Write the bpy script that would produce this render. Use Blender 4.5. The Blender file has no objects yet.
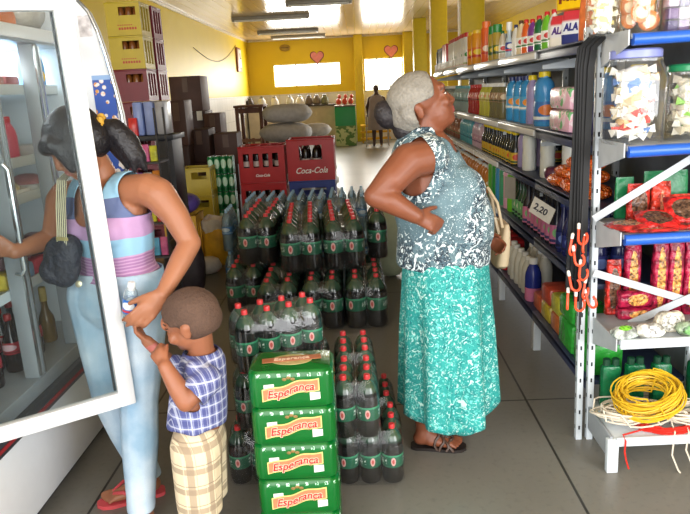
import bpy, bmesh, math, random
from mathutils import Vector, Matrix, Euler, Quaternion
random.seed(11)
R = math.radians
PI = math.pi
S = bpy.context.scene
COL = S.collection

# ------------------------------------------------------------------ camera
F, H, VX, VY, ROLL = 660.0, 1.55, 357, 90, 0.05
_y = Vector((VX-345, 257-VY, -F)).normalized()
_u = Vector((-ROLL, 1, 0)); _u.z = -(_u.x*_y.x + _u.y*_y.y)/_y.z
_z = _u.normalized(); _x = _y.cross(_z)
W2C = Matrix(((_x.x, _y.x, _z.x), (_x.y, _y.y, _z.y), (_x.z, _y.z, _z.z)))
CP = Vector((0, 0, H))
cd = bpy.data.cameras.new('camera'); cam = bpy.data.objects.new('camera', cd); COL.objects.link(cam)
cd.sensor_width = 36; cd.lens = 36*F/690; cd.clip_start = .02; cd.clip_end = 200
cam.matrix_world = Matrix.Translation(CP) @ W2C.transposed().to_4x4()
S.camera = cam
def ray(px, py): return W2C.transposed() @ Vector((px-345, 257-py, -F))
def P(px, py, Y):
    d = ray(px, py); return CP + d*(Y/d.y)
def PX(px, py, X):
    d = ray(px, py); return CP + d*(X/d.x)
def FL(px, py, Z=0):
    d = ray(px, py); return CP + d*((Z-H)/d.z)

# ------------------------------------------------------------------ world, light, exposure
S.view_settings.view_transform = 'Standard'; S.view_settings.look = 'None'
S.view_settings.gamma = 1; S.view_settings.use_curve_mapping = False
S.view_settings.exposure = 0.0
w = bpy.data.worlds.new('daylight'); S.world = w; w.use_nodes = True
w.node_tree.nodes['Background'].inputs[0].default_value = (.93, .97, 1, 1)
w.node_tree.nodes['Background'].inputs[1].default_value = 1.6
S.cycles.transparent_max_bounces = 24
S.cycles.max_bounces = 8; S.cycles.diffuse_bounces = 4; S.cycles.glossy_bounces = 3; S.cycles.transmission_bounces = 6
S.cycles.caustics_reflective = False; S.cycles.caustics_refractive = False
S.cycles.sample_clamp_indirect = 6
def area(name, loc, rot, sx, sy, power, col=(1, 1, 1)):
    l = bpy.data.lights.new(name, 'AREA'); l.shape = 'RECTANGLE'; l.size = sx; l.size_y = sy; l.energy = power; l.color = col
    o = bpy.data.objects.new(name, l); COL.objects.link(o); o.location = loc; o.rotation_euler = rot; return o
area('shopfront_daylight', (0.2, -2.2, 1.9), (R(78), 0, 0), 6.6, 2.7, 250, (1, .98, .95))
area('left_front_fill', (-2.6, -.8, 1.6), (R(88), 0, R(-40)), 1.8, 2.2, 130, (.96, .98, 1))  # added fill from the left front to brighten the shelf goods; no door there
area('right_front_fill', (2.9, -.8, 1.5), (R(86), 0, R(52)), 1.8, 2.2, 110, (.97, .98, 1))  # added fill from the right front for fridge and woman; no door there
area('back_window_daylight', (-1.5, 20.7, 2.1), (R(-90), 0, 0), 2.1, .7, 110, (1, .97, .9))
area('back_opening_daylight', (1.0, 20.7, 1.95), (R(-90), 0, 0), 1.5, 1.0, 110, (1, .97, .9))
area('side_opening_daylight', (3.9, 13.6, 1.5), (R(-90), 0, R(-32)), 3.4, 2.4, 190, (.98, .99, 1))

# ------------------------------------------------------------------ materials
def lin(c):
    c = [v/255 for v in c[:3]]
    return tuple(v/12.92 if v <= .04045 else ((v+.055)/1.055)**2.4 for v in c)
class NT:
    def __init__(s, name):
        s.m = bpy.data.materials.new(name); s.m.use_nodes = True; s.t = s.m.node_tree; s.t.nodes.clear()
        s.out = s.n('ShaderNodeOutputMaterial'); s.tc = s.n('ShaderNodeTexCoord')
    def n(s, typ, **k):
        o = s.t.nodes.new(typ)
        for a, b in k.items(): setattr(o, a, b)
        return o
    def l(s, a, b): s.t.links.new(a, b)
    def val(s, x, sock):
        if hasattr(x, 'links') or hasattr(x, 'is_linked'): s.l(x, sock)
        else: sock.default_value = x
    def math(s, op, a, b=0, c=None):
        o = s.n('ShaderNodeMath', operation=op); s.val(a, o.inputs[0]); s.val(b, o.inputs[1])
        if c is not None: s.val(c, o.inputs[2])
        return o.outputs[0]
    def mix(s, f, a, b):
        o = s.n('ShaderNodeMix', data_type='RGBA'); s.val(f, o.inputs[0])
        for x, i in ((a, 6), (b, 7)):
            if isinstance(x, tuple): o.inputs[i].default_value = (*lin(x), 1)
            else: s.l(x, o.inputs[i])
        return o.outputs[2]
    def noise(s, scale, detail=3, vec=None, rough=.5, dist=0):
        o = s.n('ShaderNodeTexNoise'); o.inputs['Scale'].default_value = scale; o.inputs['Detail'].default_value = detail
        o.inputs['Roughness'].default_value = rough; o.inputs['Distortion'].default_value = dist
        s.l(vec or s.tc.outputs['Object'], o.inputs['Vector']); return o.outputs['Fac']
    def xyz(s, coord='Object'):
        o = s.n('ShaderNodeSeparateXYZ'); s.l(s.tc.outputs[coord], o.inputs[0]); return o.outputs
    def ramp(s, f, a, b):   # smooth threshold
        o = s.n('ShaderNodeMapRange'); o.clamp = True; s.val(f, o.inputs[0]); o.inputs[1].default_value = a; o.inputs[2].default_value = b; return o.outputs[0]
    def bsdf(s, col, rough=.5, metal=0, spec=.5, coat=0, alpha=1, bump=None, bstr=.3, bdist=.01, emis=None, estr=0, trans=0, ior=1.45):
        b = s.n('ShaderNodeBsdfPrincipled'); b.inputs['Roughness'].default_value = rough; b.inputs['Metallic'].default_value = metal
        b.inputs['Specular IOR Level'].default_value = spec; b.inputs['Coat Weight'].default_value = coat; b.inputs['Alpha'].default_value = alpha
        b.inputs['Transmission Weight'].default_value = trans; b.inputs['IOR'].default_value = ior
        if isinstance(col, tuple): b.inputs['Base Color'].default_value = (*lin(col), 1)
        else: s.l(col, b.inputs['Base Color'])
        if bump is not None:
            u = s.n('ShaderNodeBump'); u.inputs['Strength'].default_value = bstr; u.inputs['Distance'].default_value = bdist
            s.l(bump, u.inputs['Height']); s.l(u.outputs[0], b.inputs['Normal'])
        if emis: b.inputs['Emission Color'].default_value = (*lin(emis), 1); b.inputs['Emission Strength'].default_value = estr
        s.l(b.outputs[0], s.out.inputs[0]); return b
_mc = {}
def pm(col, rough=.5, metal=0, var=.1, scale=14, bump=0, coat=0, alpha=1, name=None, spec=.5):
    key = (col, rough, metal, var, scale, bump, coat, alpha, spec)
    if key in _mc: return _mc[key]
    t = NT(name or 'paint_%d_%d_%d' % col)
    nz = t.noise(scale, 4)
    dark = tuple(max(0, c*(1-var)) for c in col); lite = tuple(min(255, c*(1+var)+var*8) for c in col)
    t.bsdf(t.mix(nz, dark, lite), rough, metal, spec, coat, alpha, nz if bump else None, bump)
    _mc[key] = t.m; return t.m
def clear(name, tint=(255, 255, 255), fac=.25, rough=.08, bump=0, bscale=30, diff=0, dcol=(230, 235, 235), base=.03):
    """clear film / glass: see-through with a fresnel gloss and a little haze"""
    t = NT(name); tr = t.n('ShaderNodeBsdfTransparent'); tr.inputs[0].default_value = (*lin(tint), 1)
    g = t.n('ShaderNodeBsdfGlossy'); g.inputs['Roughness'].default_value = rough
    if bump:
        u = t.n('ShaderNodeBump'); u.inputs['Strength'].default_value = bump; u.inputs['Distance'].default_value = .02
        t.l(t.noise(bscale, 3), u.inputs['Height']); t.l(u.outputs[0], g.inputs['Normal'])
    lw = t.n('ShaderNodeLayerWeight'); lw.inputs[0].default_value = .35
    m = t.n('ShaderNodeMixShader'); t.l(t.math('MULTIPLY_ADD', lw.outputs['Facing'], fac, base), m.inputs[0])
    src = tr.outputs[0]
    if diff:
        d = t.n('ShaderNodeBsdfDiffuse'); d.inputs[0].default_value = (*lin(dcol), 1)
        q = t.n('ShaderNodeMixShader'); q.inputs[0].default_value = diff; t.l(src, q.inputs[1]); t.l(d.outputs[0], q.inputs[2]); src = q.outputs[0]
    t.l(src, m.inputs[1]); t.l(g.outputs[0], m.inputs[2]); t.l(m.outputs[0], t.out.inputs[0]); return t.m
WRAP = clear('shrink_film', fac=.4, rough=.16, bump=.35, bscale=14, diff=.012)
GLASS = clear('door_glass', tint=(246, 250, 250), fac=.05, rough=.02, diff=.006, base=.002)
JARGLASS = clear('clear_plastic', fac=.5, rough=.06, diff=.03)
CELLO = clear('cellophane', fac=.5, rough=.15, bump=.6, bscale=40, diff=.06)

# ------------------------------------------------------------------ mesh builder
class MB:
    def __init__(s): s.v = []; s.f = []; s.m = []; s.uv = []
    def add(s, vs, fs, mat=0, M=None, uvs=None):
        b = len(s.v)
        s.v += [tuple(M @ Vector(v)) if M else tuple(v) for v in vs]
        for i, f in enumerate(fs):
            s.f.append(tuple(b+k for k in f)); s.m.append(mat if isinstance(mat, int) else mat[i])
            s.uv.append(uvs[i] if uvs else None)
        return s
    def box(s, c, d, mat=0, rz=0, bev=0, M=None):
        x, y, z = d[0]/2, d[1]/2, d[2]/2
        T = Matrix.Translation(Vector(c)) @ Matrix.Rotation(rz, 4, 'Z')
        if M: T = M @ T
        if bev <= 0:
            vs = [(-x, -y, -z), (x, -y, -z), (x, y, -z), (-x, y, -z), (-x, -y, z), (x, -y, z), (x, y, z), (-x, y, z)]
            fs = [(0, 3, 2, 1), (4, 5, 6, 7), (0, 1, 5, 4), (1, 2, 6, 5), (2, 3, 7, 6), (3, 0, 4, 7)]
            return s.add(vs, fs, mat, T)
        bev = min(bev, x*.95, y*.95, z*.95)
        bm = bmesh.new(); bmesh.ops.create_cube(bm, size=1)
        bmesh.ops.scale(bm, vec=d, verts=bm.verts)
        bmesh.ops.bevel(bm, geom=bm.edges[:], offset=bev, segments=2, affect='EDGES', profile=.5)
        bm.verts.index_update()
        s.add([v.co[:] for v in bm.verts], [[q.index for q in f.verts] for f in bm.faces], mat, T); bm.free(); return s
    def loft(s, rings, mat=0, cap=True, M=None, closed=True, vlen=None):
        n = len(rings[0]); vs = [p for r in rings for p in r]; fs = []; uvs = []
        for i in range(len(rings)-1):
            for j in range(n if closed else n-1):
                k = (j+1) % n
                fs.append((i*n+j, i*n+k, (i+1)*n+k, (i+1)*n+j))
                a, b = j/n, (j+1)/n; c, d = (vlen[i], vlen[i+1]) if vlen else (i, i+1)
                uvs.append([(a, c), (b, c), (b, d), (a, d)])
        mats = [mat]*len(fs) if isinstance(mat, int) else [mat[i] for i in range(len(rings)-1) for _ in range(n if closed else n-1)]
        if cap and closed:
            fs.append(tuple(range(n-1, -1, -1))); uvs.append([(0, 0)]*n); mats.append(mats[0])
            fs.append(tuple(range((len(rings)-1)*n, len(rings)*n))); uvs.append([(0, 0)]*n); mats.append(mats[-1] if len(mats) > 1 else mats[0])
        return s.add(vs, fs, mats, M, uvs)
    def lathe(s, prof, seg=16, at=(0, 0, 0), mat=0, M=None, sx=1, sy=1, cap=True):
        rings = [[(at[0]+r*sx*math.cos(2*PI*j/seg), at[1]+r*sy*math.sin(2*PI*j/seg), at[2]+z) for j in range(seg)] for r, z in prof]
        return s.loft(rings, mat, cap, M, vlen=[z for r, z in prof])
    def tube(s, pts, r, seg=8, mat=0, M=None, closed=False):
        pts = [Vector(p) for p in pts]; n = len(pts); rings = []
        ref = Vector((0, 0, 1)); prev = None
        for i, p in enumerate(pts):
            t = (pts[(i+1) % n if closed else min(i+1, n-1)]-pts[(i-1) % n if closed else max(i-1, 0)])
            t = t.normalized() if t.length > 1e-9 else Vector((0, 0, 1))
            if prev is None:
                a = t.orthogonal().normalized()
            else:
                a = prev - t*prev.dot(t); a = a.normalized() if a.length > 1e-6 else t.orthogonal().normalized()
            prev = a; b = t.cross(a); rr = r[i] if isinstance(r, (list, tuple)) else r
            rings.append([tuple(p+a*(rr*math.cos(2*PI*j/seg))+b*(rr*math.sin(2*PI*j/seg))) for j in range(seg)])
        if closed: rings.append(rings[0])
        return s.loft(rings, mat, not closed, M)
    def ell(s, c, r, mat=0, seg=14, M=None, rot=None):
        rings = [];
        for i in range(seg//2+1):
            a = -PI/2+PI*i/(seg//2); cr = max(math.cos(a), .02)
            rings.append([(r[0]*cr*math.cos(2*PI*j/seg), r[1]*cr*math.sin(2*PI*j/seg), r[2]*math.sin(a)) for j in range(seg)])
        T = Matrix.Translation(Vector(c))
        if rot: T = T @ Euler(rot).to_matrix().to_4x4()
        return s.loft(rings, mat, True, (M @ T) if M else T)
    def prism(s, poly, z0, z1, mat=0, M=None):
        n = len(poly); vs = [(x, y, z0) for x, y in poly]+[(x, y, z1) for x, y in poly]
        fs = [tuple(range(n-1, -1, -1)), tuple(range(n, 2*n))]+[(i, (i+1) % n, n+(i+1) % n, n+i) for i in range(n)]
        return s.add(vs, fs, mat, M)
    def mesh(s, name, mats, smooth=40):
        me = bpy.data.meshes.new(name); me.from_pydata(s.v, [], s.f)
        for m in (mats if isinstance(mats, (list, tuple)) else [mats]): me.materials.append(m)
        me.polygons.foreach_set('material_index', s.m)
        if any(s.uv):
            ul = me.uv_layers.new(name='uv'); k = 0
            for u, f in zip(s.uv, s.f):
                for q in range(len(f)): ul.data[k].uv = u[q] if u else (0, 0); k += 1
        me.update()
        if smooth:
            me.shade_smooth(); me.set_sharp_from_angle(angle=R(smooth))
        return me
    def build(s, name, mats, parent=None, loc=None, rz=None, smooth=40):
        o = bpy.data.objects.new(name, s.mesh(name, mats, smooth)); COL.objects.link(o)
        if parent: o.parent = parent
        if loc is not None: o.location = loc
        if rz is not None: o.rotation_euler = (0, 0, rz)
        return o
def tag(o, label, cat, group=None):
    o['label'] = label; o['category'] = cat
    if group: o['group'] = group
    return o
def thing(name, label, cat, loc=(0, 0, 0), rz=0, group=None):
    o = bpy.data.objects.new(name, None); COL.objects.link(o); o.empty_display_size = .05
    o.location = loc; o.rotation_euler = (0, 0, rz); return tag(o, label, cat, group)
def struct(name, mb, mats, **k):
    o = mb.build(name, mats, **k); o['kind'] = 'structure'; return o
KIDS = {}
def kids(o): return [c for c in o.children]
def dup(o, loc=None, rz=None, label=None, group=None, parent=None, mats=None):
    c = o.copy(); COL.objects.link(c); c.parent = parent
    if loc is not None: c.location = loc
    if rz is not None: c.rotation_euler = (0, 0, rz)
    if label: c['label'] = label
    if group: c['group'] = group
    for ch in kids(o): dup(ch, parent=c)
    return c
def text_mb(txt, size, shear=0, depth=.0006, squeeze=1, bold=0):
    cu = bpy.data.curves.new('lettering', 'FONT'); cu.body = txt; cu.size = size; cu.align_x = 'CENTER'; cu.align_y = 'CENTER'; cu.shear = shear
    cu.extrude = depth; cu.offset = bold
    o = bpy.data.objects.new('lettering', cu); COL.objects.link(o)
    me = o.evaluated_get(bpy.context.evaluated_depsgraph_get()).to_mesh()
    mb = MB(); mb.add([(v.co.x*squeeze, v.co.y, v.co.z) for v in me.vertices], [tuple(p.vertices) for p in me.polygons])
    COL.objects.unlink(o); bpy.data.objects.remove(o); bpy.data.curves.remove(cu); return mb
STAND = Matrix.Rotation(R(90), 4, 'X')     # writing in the xz plane, read from -y
def place(mb, M): mb.v = [tuple(M @ Vector(v)) for v in mb.v]; return mb
# ------------------------------------------------------------------ room
XL, XR, YB, ZC = -3.3, 4.0, 21.0, 3.15
t = NT('concrete_floor'); x = t.xyz()
n1 = t.noise(1.3, 6); n2 = t.noise(38, 5)
base = t.mix(n1, (106, 104, 98), (130, 127, 119)); base = t.mix(t.math('MULTIPLY', t.ramp(n2, .55, .75), .25), base, (70, 68, 64))
def joint(c, off, per, wd):
    f = t.math('FRACT', t.math('DIVIDE', t.math('SUBTRACT', c, off), per)); return t.math('LESS_THAN', f, wd/per)
j = t.math('MAXIMUM', joint(x[0], .777, 1.9, .011), joint(x[1], 3.05, 1.9, .011))
base = t.mix(j, base, (52, 50, 47))
b = t.bsdf(base, .3, bump=n2, bstr=.06)
b.inputs['Roughness'].default_value = .34
FLOOR = t.m
struct('floor', MB().box((.35, 9.25, -.05), (7.7, 24.3, .1)), FLOOR)
t = NT('wall_paint'); x = t.xyz(); nz = t.noise(2.2, 5)
yel = t.mix(nz, (218, 186, 10), (230, 198, 16))
tile = t.n('ShaderNodeTexBrick'); tile.offset = 0; tile.inputs['Scale'].default_value = 1; tile.inputs['Mortar Size'].default_value = .004
tile.inputs['Brick Width'].default_value = .3; tile.inputs['Row Height'].default_value = .3
tile.inputs['Color1'].default_value = (*lin((226, 222, 214)), 1); tile.inputs['Color2'].default_value = (*lin((218, 214, 206)), 1); tile.inputs['Mortar'].default_value = (*lin((176, 172, 164)), 1)
cb = t.n('ShaderNodeCombineXYZ'); t.l(t.math('ADD', x[0], x[1]), cb.inputs[0]); t.l(x[2], cb.inputs[1]); t.l(cb.outputs[0], tile.inputs['Vector'])
t.bsdf(t.mix(t.math('LESS_THAN', x[2], 1.53), yel, tile.outputs[0]), .5); WALL = t.m
struct('wall_left', MB().box((XL-.06, 9.25, ZC/2), (.12, 24.3, ZC)), WALL)
struct('wall_right', MB().box((XR+.06, 5.0, ZC/2), (.12, 12.0, ZC)).box((XR+.06, 18.6, ZC/2), (.12, 5.0, ZC)).box((XR+.06, 13.55, 2.95), (.12, 5.1, .4)), WALL)
# back wall with two openings
w1 = (P(273, 65, YB), P(341, 86, YB)); w2 = (P(364, 60, YB), P(420, 96, YB))
a0, a1, az0, az1 = w1[0].x, w1[1].x, 1.74, 2.42
b0, b1, bz0, bz1 = w2[0].x, 1.42, 1.50, 2.47
mb = MB()
def slab(x0, x1, z0, z1): mb.box(((x0+x1)/2, YB+.08, (z0+z1)/2), (x1-x0, .16, z1-z0))
slab(XL, a0, 0, ZC); slab(a0, a1, 0, az0); slab(a0, a1, az1, ZC); slab(a1, b0, 0, ZC); slab(b0, b1, 0, bz0); slab(b0, b1, bz1, ZC); slab(b1, XR, 0, ZC)
struct('wall_back', mb, WALL)
t = NT('bright_pane'); t.bsdf((250, 250, 245), .4, emis=(255, 252, 240), estr=5.0); PANE = t.m
FRAME = pm((235, 232, 224), .5, name='window_frame_paint')
for i, (x0, x1, z0, z1) in enumerate(((a0, a1, az0, az1), (b0, b1, bz0, bz1))):
    r = MB().box(((x0+x1)/2, YB+.12, (z0+z1)/2), (x1-x0, .02, z1-z0)); o = struct('window_%d' % (i+1), r, PANE)
    f = MB()
    for k in range(4): f.box((x0+(x1-x0)*(k+.0)/3, YB+.1, (z0+z1)/2), (.035, .04, z1-z0))
    f.box(((x0+x1)/2, YB+.1, z0+.015), (x1-x0, .04, .03)).box(((x0+x1)/2, YB+.1, z1-.015), (x1-x0, .04, .03)); f.build('frame', FRAME, o)
t = NT('ceiling_planks'); x = t.xyz()
f = t.math('FRACT', t.math('DIVIDE', x[0], .2)); seam = t.math('LESS_THAN', f, .06)
nz = t.noise(1.1, 4)
t.bsdf(t.mix(seam, t.mix(nz, (186, 162, 124), (204, 182, 146)), (140, 122, 92)), .17, spec=.6, bump=f, bstr=.05); CEIL = t.m
struct('ceiling', MB().box((.35, 9.25, ZC+.05), (7.7, 24.3, .1)), CEIL)
TRIM = pm((226, 214, 190), .4, name='cornice_paint')
struct('trim_1', MB().box((XL+.02, 9.25, ZC-.022), (.04, 24.3, .04)), TRIM)
struct('trim_2', MB().box(((XL+XR)/2, YB-.02, ZC-.022), (XR-XL-.1, .04, .04)), TRIM)
PIL = pm((206, 178, 24), .45, var=.05, name='pillar_paint')
for (x0, x1, y) in ((1.405, 1.715, 9.2), (1.43, 1.73, 13.0), (1.42, 1.73, 16.8), (1.42, 1.72, 20.5), (P(355, 80, 20.6).x, P(363.5, 80, 20.6).x, 20.6)):
    struct('pillar', MB().box(((x0+x1)/2, y+.15, ZC/2), (x1-x0, .3, ZC-.002), bev=.008), PIL)
# ceiling battens
LAMPB = pm((150, 146, 138), .4, name='batten_metal'); LAMPT = pm((232, 232, 226), .3, name='tube_glass')
for (pa, pb, lab) in (((285, 3), (352, 0), 'ceiling batten light nearest the camera, cut by the top edge'), ((235, 21), (308, 13), 'long ceiling batten light, second from the camera'),
                      ((258, 33), (318, 29), 'ceiling batten light, second from the back wall'), ((272, 38), (325, 34), 'ceiling batten light nearest the back wall')):
    a, b_ = FL(*pa, ZC-.03), FL(*pb, ZC-.03); y = (a.y+b_.y)/2; x0, x1 = a.x, b_.x
    th = thing('ceiling_light', lab, 'light', ((x0+x1)/2, y, ZC-.0005), 0, 'ceiling batten lights'); L = x1-x0
    MB().box((0, 0, -.03), (L, .16, .06), bev=.01).build('housing', LAMPB, th)
    for s in (-1, 1):
        m = MB(); m.tube([(-L/2+.06, s*.05, -.078), (L/2-.06, s*.05, -.078)], .016, 8); tb = m.build('tube', LAMPT, th)
    for s in (-1, 1): MB().box((s*(L/2-.03), 0, -.075), (.05, .15, .04), bev=.006).build('end_holder', LAMPB, th)
# wall things
HEART = pm((226, 138, 138), .5, name='pink_foam'); HEDGE = pm((120, 60, 62), .6, name='heart_edge')
for (px, py, lab) in ((317, 57, 'pink paper heart on yellow wall above the left window'), (391, 51, 'pink paper heart on yellow wall above the right window')):
    c = P(px, py, YB-.02); pts = []
    for k in range(32):
        a = 2*PI*k/32; pts.append((.0125*16*math.sin(a)**3*.95, .0125*(13*math.cos(a)-5*math.cos(2*a)-2*math.cos(3*a)-math.cos(4*a))))
    th = thing('heart_decoration', lab, 'decoration', (c.x, YB-.004, c.z), 0, 'hearts on the back wall')
    MB().prism([(p[0]*1.14, p[1]*1.14) for p in pts], 0, .014, 0, STAND).build('border', HEDGE, th)
    MB().prism(pts, .0145, .024, 0, STAND).build('heart_face', HEART, th)
c = P(285, 48, YB)
th = thing('wall_fan', 'small dark oval fixture on yellow back wall left of the heart', 'fixture', (c.x, YB-.002, c.z))
MB().ell((0, -.06, 0), (.17, .055, .1)).build('housing', pm((170, 140, 60), .5), th)
MB().tube([(-.12, -.115, 0), (.12, -.115, 0)], .012).build('grille_bar', pm((110, 90, 50), .5), th)
c = PX(238.5, 60, XL+.02)
th = thing('wall_clock', 'pale square wall clock on yellow left wall near the far corner', 'clock', (XL+.001, c.y, c.z))
MB().box((.03, 0, 0), (.05, .62, .66), bev=.02).build('case', pm((150, 92, 60), .5), th)
MB().box((.058, 0, .04), (.012, .5, .48), bev=.01).build('dial', pm((224, 216, 200), .5), th)
MB().box((.07, .02, .1), (.012, .02, .16)).box((.07, .09, .04), (.012, .16, .02)).build('hands', pm((60, 40, 36), .5), th)
m = MB(); m.tube([Vector((XL+.012, PX(190, 20, XL).y+k*.42, 2.55-.35*math.sin(PI*k/12)+.03*k)) for k in range(13)], .006, 6)
tag(m.build('wall_cable', pm((120, 96, 40), .6)), 'thin cable sagging along the yellow left wall', 'cable')
# ------------------------------------------------------------------ gondola shelving along the aisle
WHITE = pm((204, 212, 218), .35, var=.03, name='white_enamel'); GREYP = pm((150, 155, 160), .45, var=.05, name='grey_enamel')
BLUE = pm((38, 92, 190), .3, var=.04, name='blue_enamel'); NAVY = pm((52, 62, 92), .4, name='slate_enamel'); RAIL = pm((228, 230, 232), .25, var=.03, name='price_rail')
HOLE = pm((30, 32, 36), .8, name='slot_dark'); BACK = pm((120, 124, 128), .6, name='back_panel_grey')
GX, GB = .972, 1.40
LEV = [.245, .69, 1.02, 1.30, 1.71]
g = thing('gondola_shelving', 'long white and slate gondola shelving stocked along the right of the aisle', 'shelving', (GX, 2.74, 0))
Y0, NB, BW = 2.74, 6, .965
def slotted(mb, x, y, z0, z1, w=.034, d=.03, face=-1):
    mb.box((x, y, (z0+z1)/2), (w, d, z1-z0), 0, bev=.003)
    z = z0+.06
    while z < z1-.03:
        mb.box((x, y+face*(d/2+.0002), z), (.007, .001, .018), 1); mb.box((x-w/2-.0002, y, z), (.001, .007, .018), 1); z += .075
for i in range(NB):
    ya, yb = i*BW, (i+1)*BW
    for k, z in enumerate(LEV):
        dep = .43
        m = MB().box((dep/2, (ya+yb)/2, z-.012), (dep, BW-.004, .024), 0, bev=.003)
        m.box((.006, (ya+yb)/2, z-.03), (.012, BW-.004, .05), 0, bev=.003)
        near = i < (1 if k in (3, 4) else 2)
        sh = m.build('shelf', NAVY if near or k == 0 else GREYP, g)
        if not near and k in (1, 2, 3, 4):
            MB().box((-.006, (ya+yb)/2, z-.028), (.012, BW-.03, .036), 0, bev=.004).build('price_rail', RAIL, sh)
    for z in LEV[1:]:
        br = MB(); br.prism([(0, 0), (-.4, 0), (-.4, .02), (0, .09)], -.002, .002, 0, Matrix.Translation((.43, yb, z-.1)) @ Matrix.Rotation(R(90), 4, 'X'))
        br.build('bracket', WHITE, g)
    m = MB(); m.box((.028, yb, .105), (.045, .05, .21), bev=.004); m.box((.22, yb, .2), (.42, .03, .036), bev=.003); m.build('leg', WHITE, g)
    m = MB(); slotted(m, .445, yb, .0, 2.0); m.build('upright', [WHITE, HOLE], g)
m = MB(); slotted(m, .445, 0, .0, 2.0); m.build('upright', [WHITE, HOLE], g)
MB().box((.47, NB*BW/2, 1.1), (.012, NB*BW, 1.8)).build('back_panel', BACK, g)

# ------------------------------------------------------------------ end rack facing the camera
EX0, EX1, EF, EB = .944, 1.86, 2.395, 2.665
ELEV = [.153, .568, .985, 1.308, 1.692]
e = thing('end_rack', 'white perforated steel rack with blue edged shelves at right end of aisle', 'shelving', (EX0, EF, 0)); e.rotation_euler = (0, R(-.8), 0)
W = EX1-EX0; D = EB-EF
for k, x in enumerate((-.028, .018, W)):
    m = MB(); slotted(m, x, D+(.004 if k else .006), 0, 1.74, .027, .03); m.build('upright', [WHITE, HOLE], e)
for k, z in enumerate(ELEV):
    sh = MB().box((W/2+.01, .160, z-.009), (W-.03, .322, .018), bev=.003).build('shelf', GREYP if k else WHITE, e)
    edge = MB()
    if k in (0, 1): edge.box((W/2+.02, -.004, z-.014), (W-.02, .016, .038), bev=.004)
    else: edge.tube([(.03, -.002, z-.02), (W, -.002, z-.02)], .021, 10)
    edge.build('edge_profile', WHITE if k in (0, 1) else BLUE, sh)
    for x in (.014, W-.01):
        b = MB()
        if k: b.prism([(-.012, .012), (D-.03, .012), (D-.03, -.105), (-.012, -.038)], -.0025, .0025, 0, Matrix.Translation((x, 0, z)) @ Matrix.Rotation(R(90), 4, 'Z') @ Matrix.Rotation(R(90), 4, 'X'))
        else: b.box((x, D/2, z-.045), (.012, D, .105), bev=.003)
        b.build('bracket', pm((176, 180, 184), .4, name='bracket_grey') if k else GREYP, e)
for x in (.02, W-.015):
    MB().box((x, .008, .075), (.046, .03, .15), bev=.005).build('foot', WHITE, e)
def brace(x0, z0, x1, z1, y):
    m = MB(); v = Vector((x1-x0, 0, z1-z0)); L = v.length
    m.box((0, 0, 0), (L, .004, .03), 0, M=Matrix.Translation(((x0+x1)/2, y, (z0+z1)/2)) @ Matrix.Rotation(-math.atan2(v.z, v.x), 4, 'Y'))
    m.build('cross_brace', pm((184, 190, 196), .4, var=.04, name='brace_grey'), e)
pa, pb = P(597, 219, 2.6), P(690, 163, 2.6); s = (pb.z-pa.z)/(pb.x-pa.x)
q = min(W, (1.27-pa.z)/s+pa.x-EX0); brace(pa.x-EX0, pa.z, q, pa.z+s*(q-pa.x+EX0), .205)
pa, pb = P(597, 273, 2.6), P(690, 302, 2.6); s = (pb.z-pa.z)/(pb.x-pa.x)
brace(pa.x-EX0, pa.z, W, pa.z+s*(W-pa.x+EX0), 0.211)
pa, pb = P(630, 324, 2.6), P(690, 299, 2.6); s = (pb.z-pa.z)/(pb.x-pa.x)
brace(pa.x-EX0, pa.z, W, pa.z+s*(W-pa.x+EX0), .201)
# ------------------------------------------------------------------ goods on the gondola
def bottle(name, label, cat, h, r, body, capm, labm=None, sx=1, sy=1, kind='soft', capr=None, caph=None, lab=(.22, .55), group=None, handle=False):
    caph = caph or h*.09; bh = h-caph; capr = capr or r*.42
    if kind == 'soft':  prof = [(r*.9, 0), (r, .012), (r, bh*.62), (r*.93, bh*.74), (r*.7, bh*.88), (capr*.9, bh*.96), (capr*.85, bh)]
    elif kind == 'neck': prof = [(r*.9, 0), (r, .01), (r, bh*.5), (r*.9, bh*.6), (r*.5, bh*.76), (capr*.85, bh*.86), (capr*.8, bh)]
    elif kind == 'jug': prof = [(r*.92, 0), (r, .012), (r*1.0, bh*.4), (r*.93, bh*.5), (r, bh*.6), (r*.99, bh*.78), (r*.9, bh*.87), (r*.66, bh*.94), (capr, bh*.97), (capr, bh)]
    elif kind == 'can': prof = [(r*.94, 0), (r, .006), (r, bh*.96), (r*.9, bh)]
    elif kind == 'wavy': prof = [(r*.9, 0), (r, .012), (r*.86, bh*.3), (r, bh*.6), (r*.8, bh*.82), (capr, bh*.95), (capr*.9, bh)]
    else: prof = [(r*.96, 0), (r, .008), (r, bh*.9), (capr, bh)]
    o = MB().lathe(prof, 14, sx=sx, sy=sy).build(name, body)
    tag(o, label, cat, group)
    MB().lathe([(capr, bh-.004), (capr*1.02, bh), (capr*.98, h-.003), (capr*.8, h)], 12, sx=sx if kind == 'can' else 1, sy=sy if kind == 'can' else 1).build('cap', capm, o)
    if labm:
        z0, z1 = bh*lab[0], bh*lab[1]
        rr = lambda z: next((a[0]+(b[0]-a[0])*(z-a[1])/(b[1]-a[1]+1e-9) for a, b in zip(prof, prof[1:]) if a[1] <= z <= b[1]), r)
        zs = [z0+(z1-z0)*k/4 for k in range(5)]
        MB().lathe([(rr(z)+.0012, z) for z in zs], 14, sx=sx, sy=sy, cap=False).build('label', labm, o)
    return o
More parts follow.
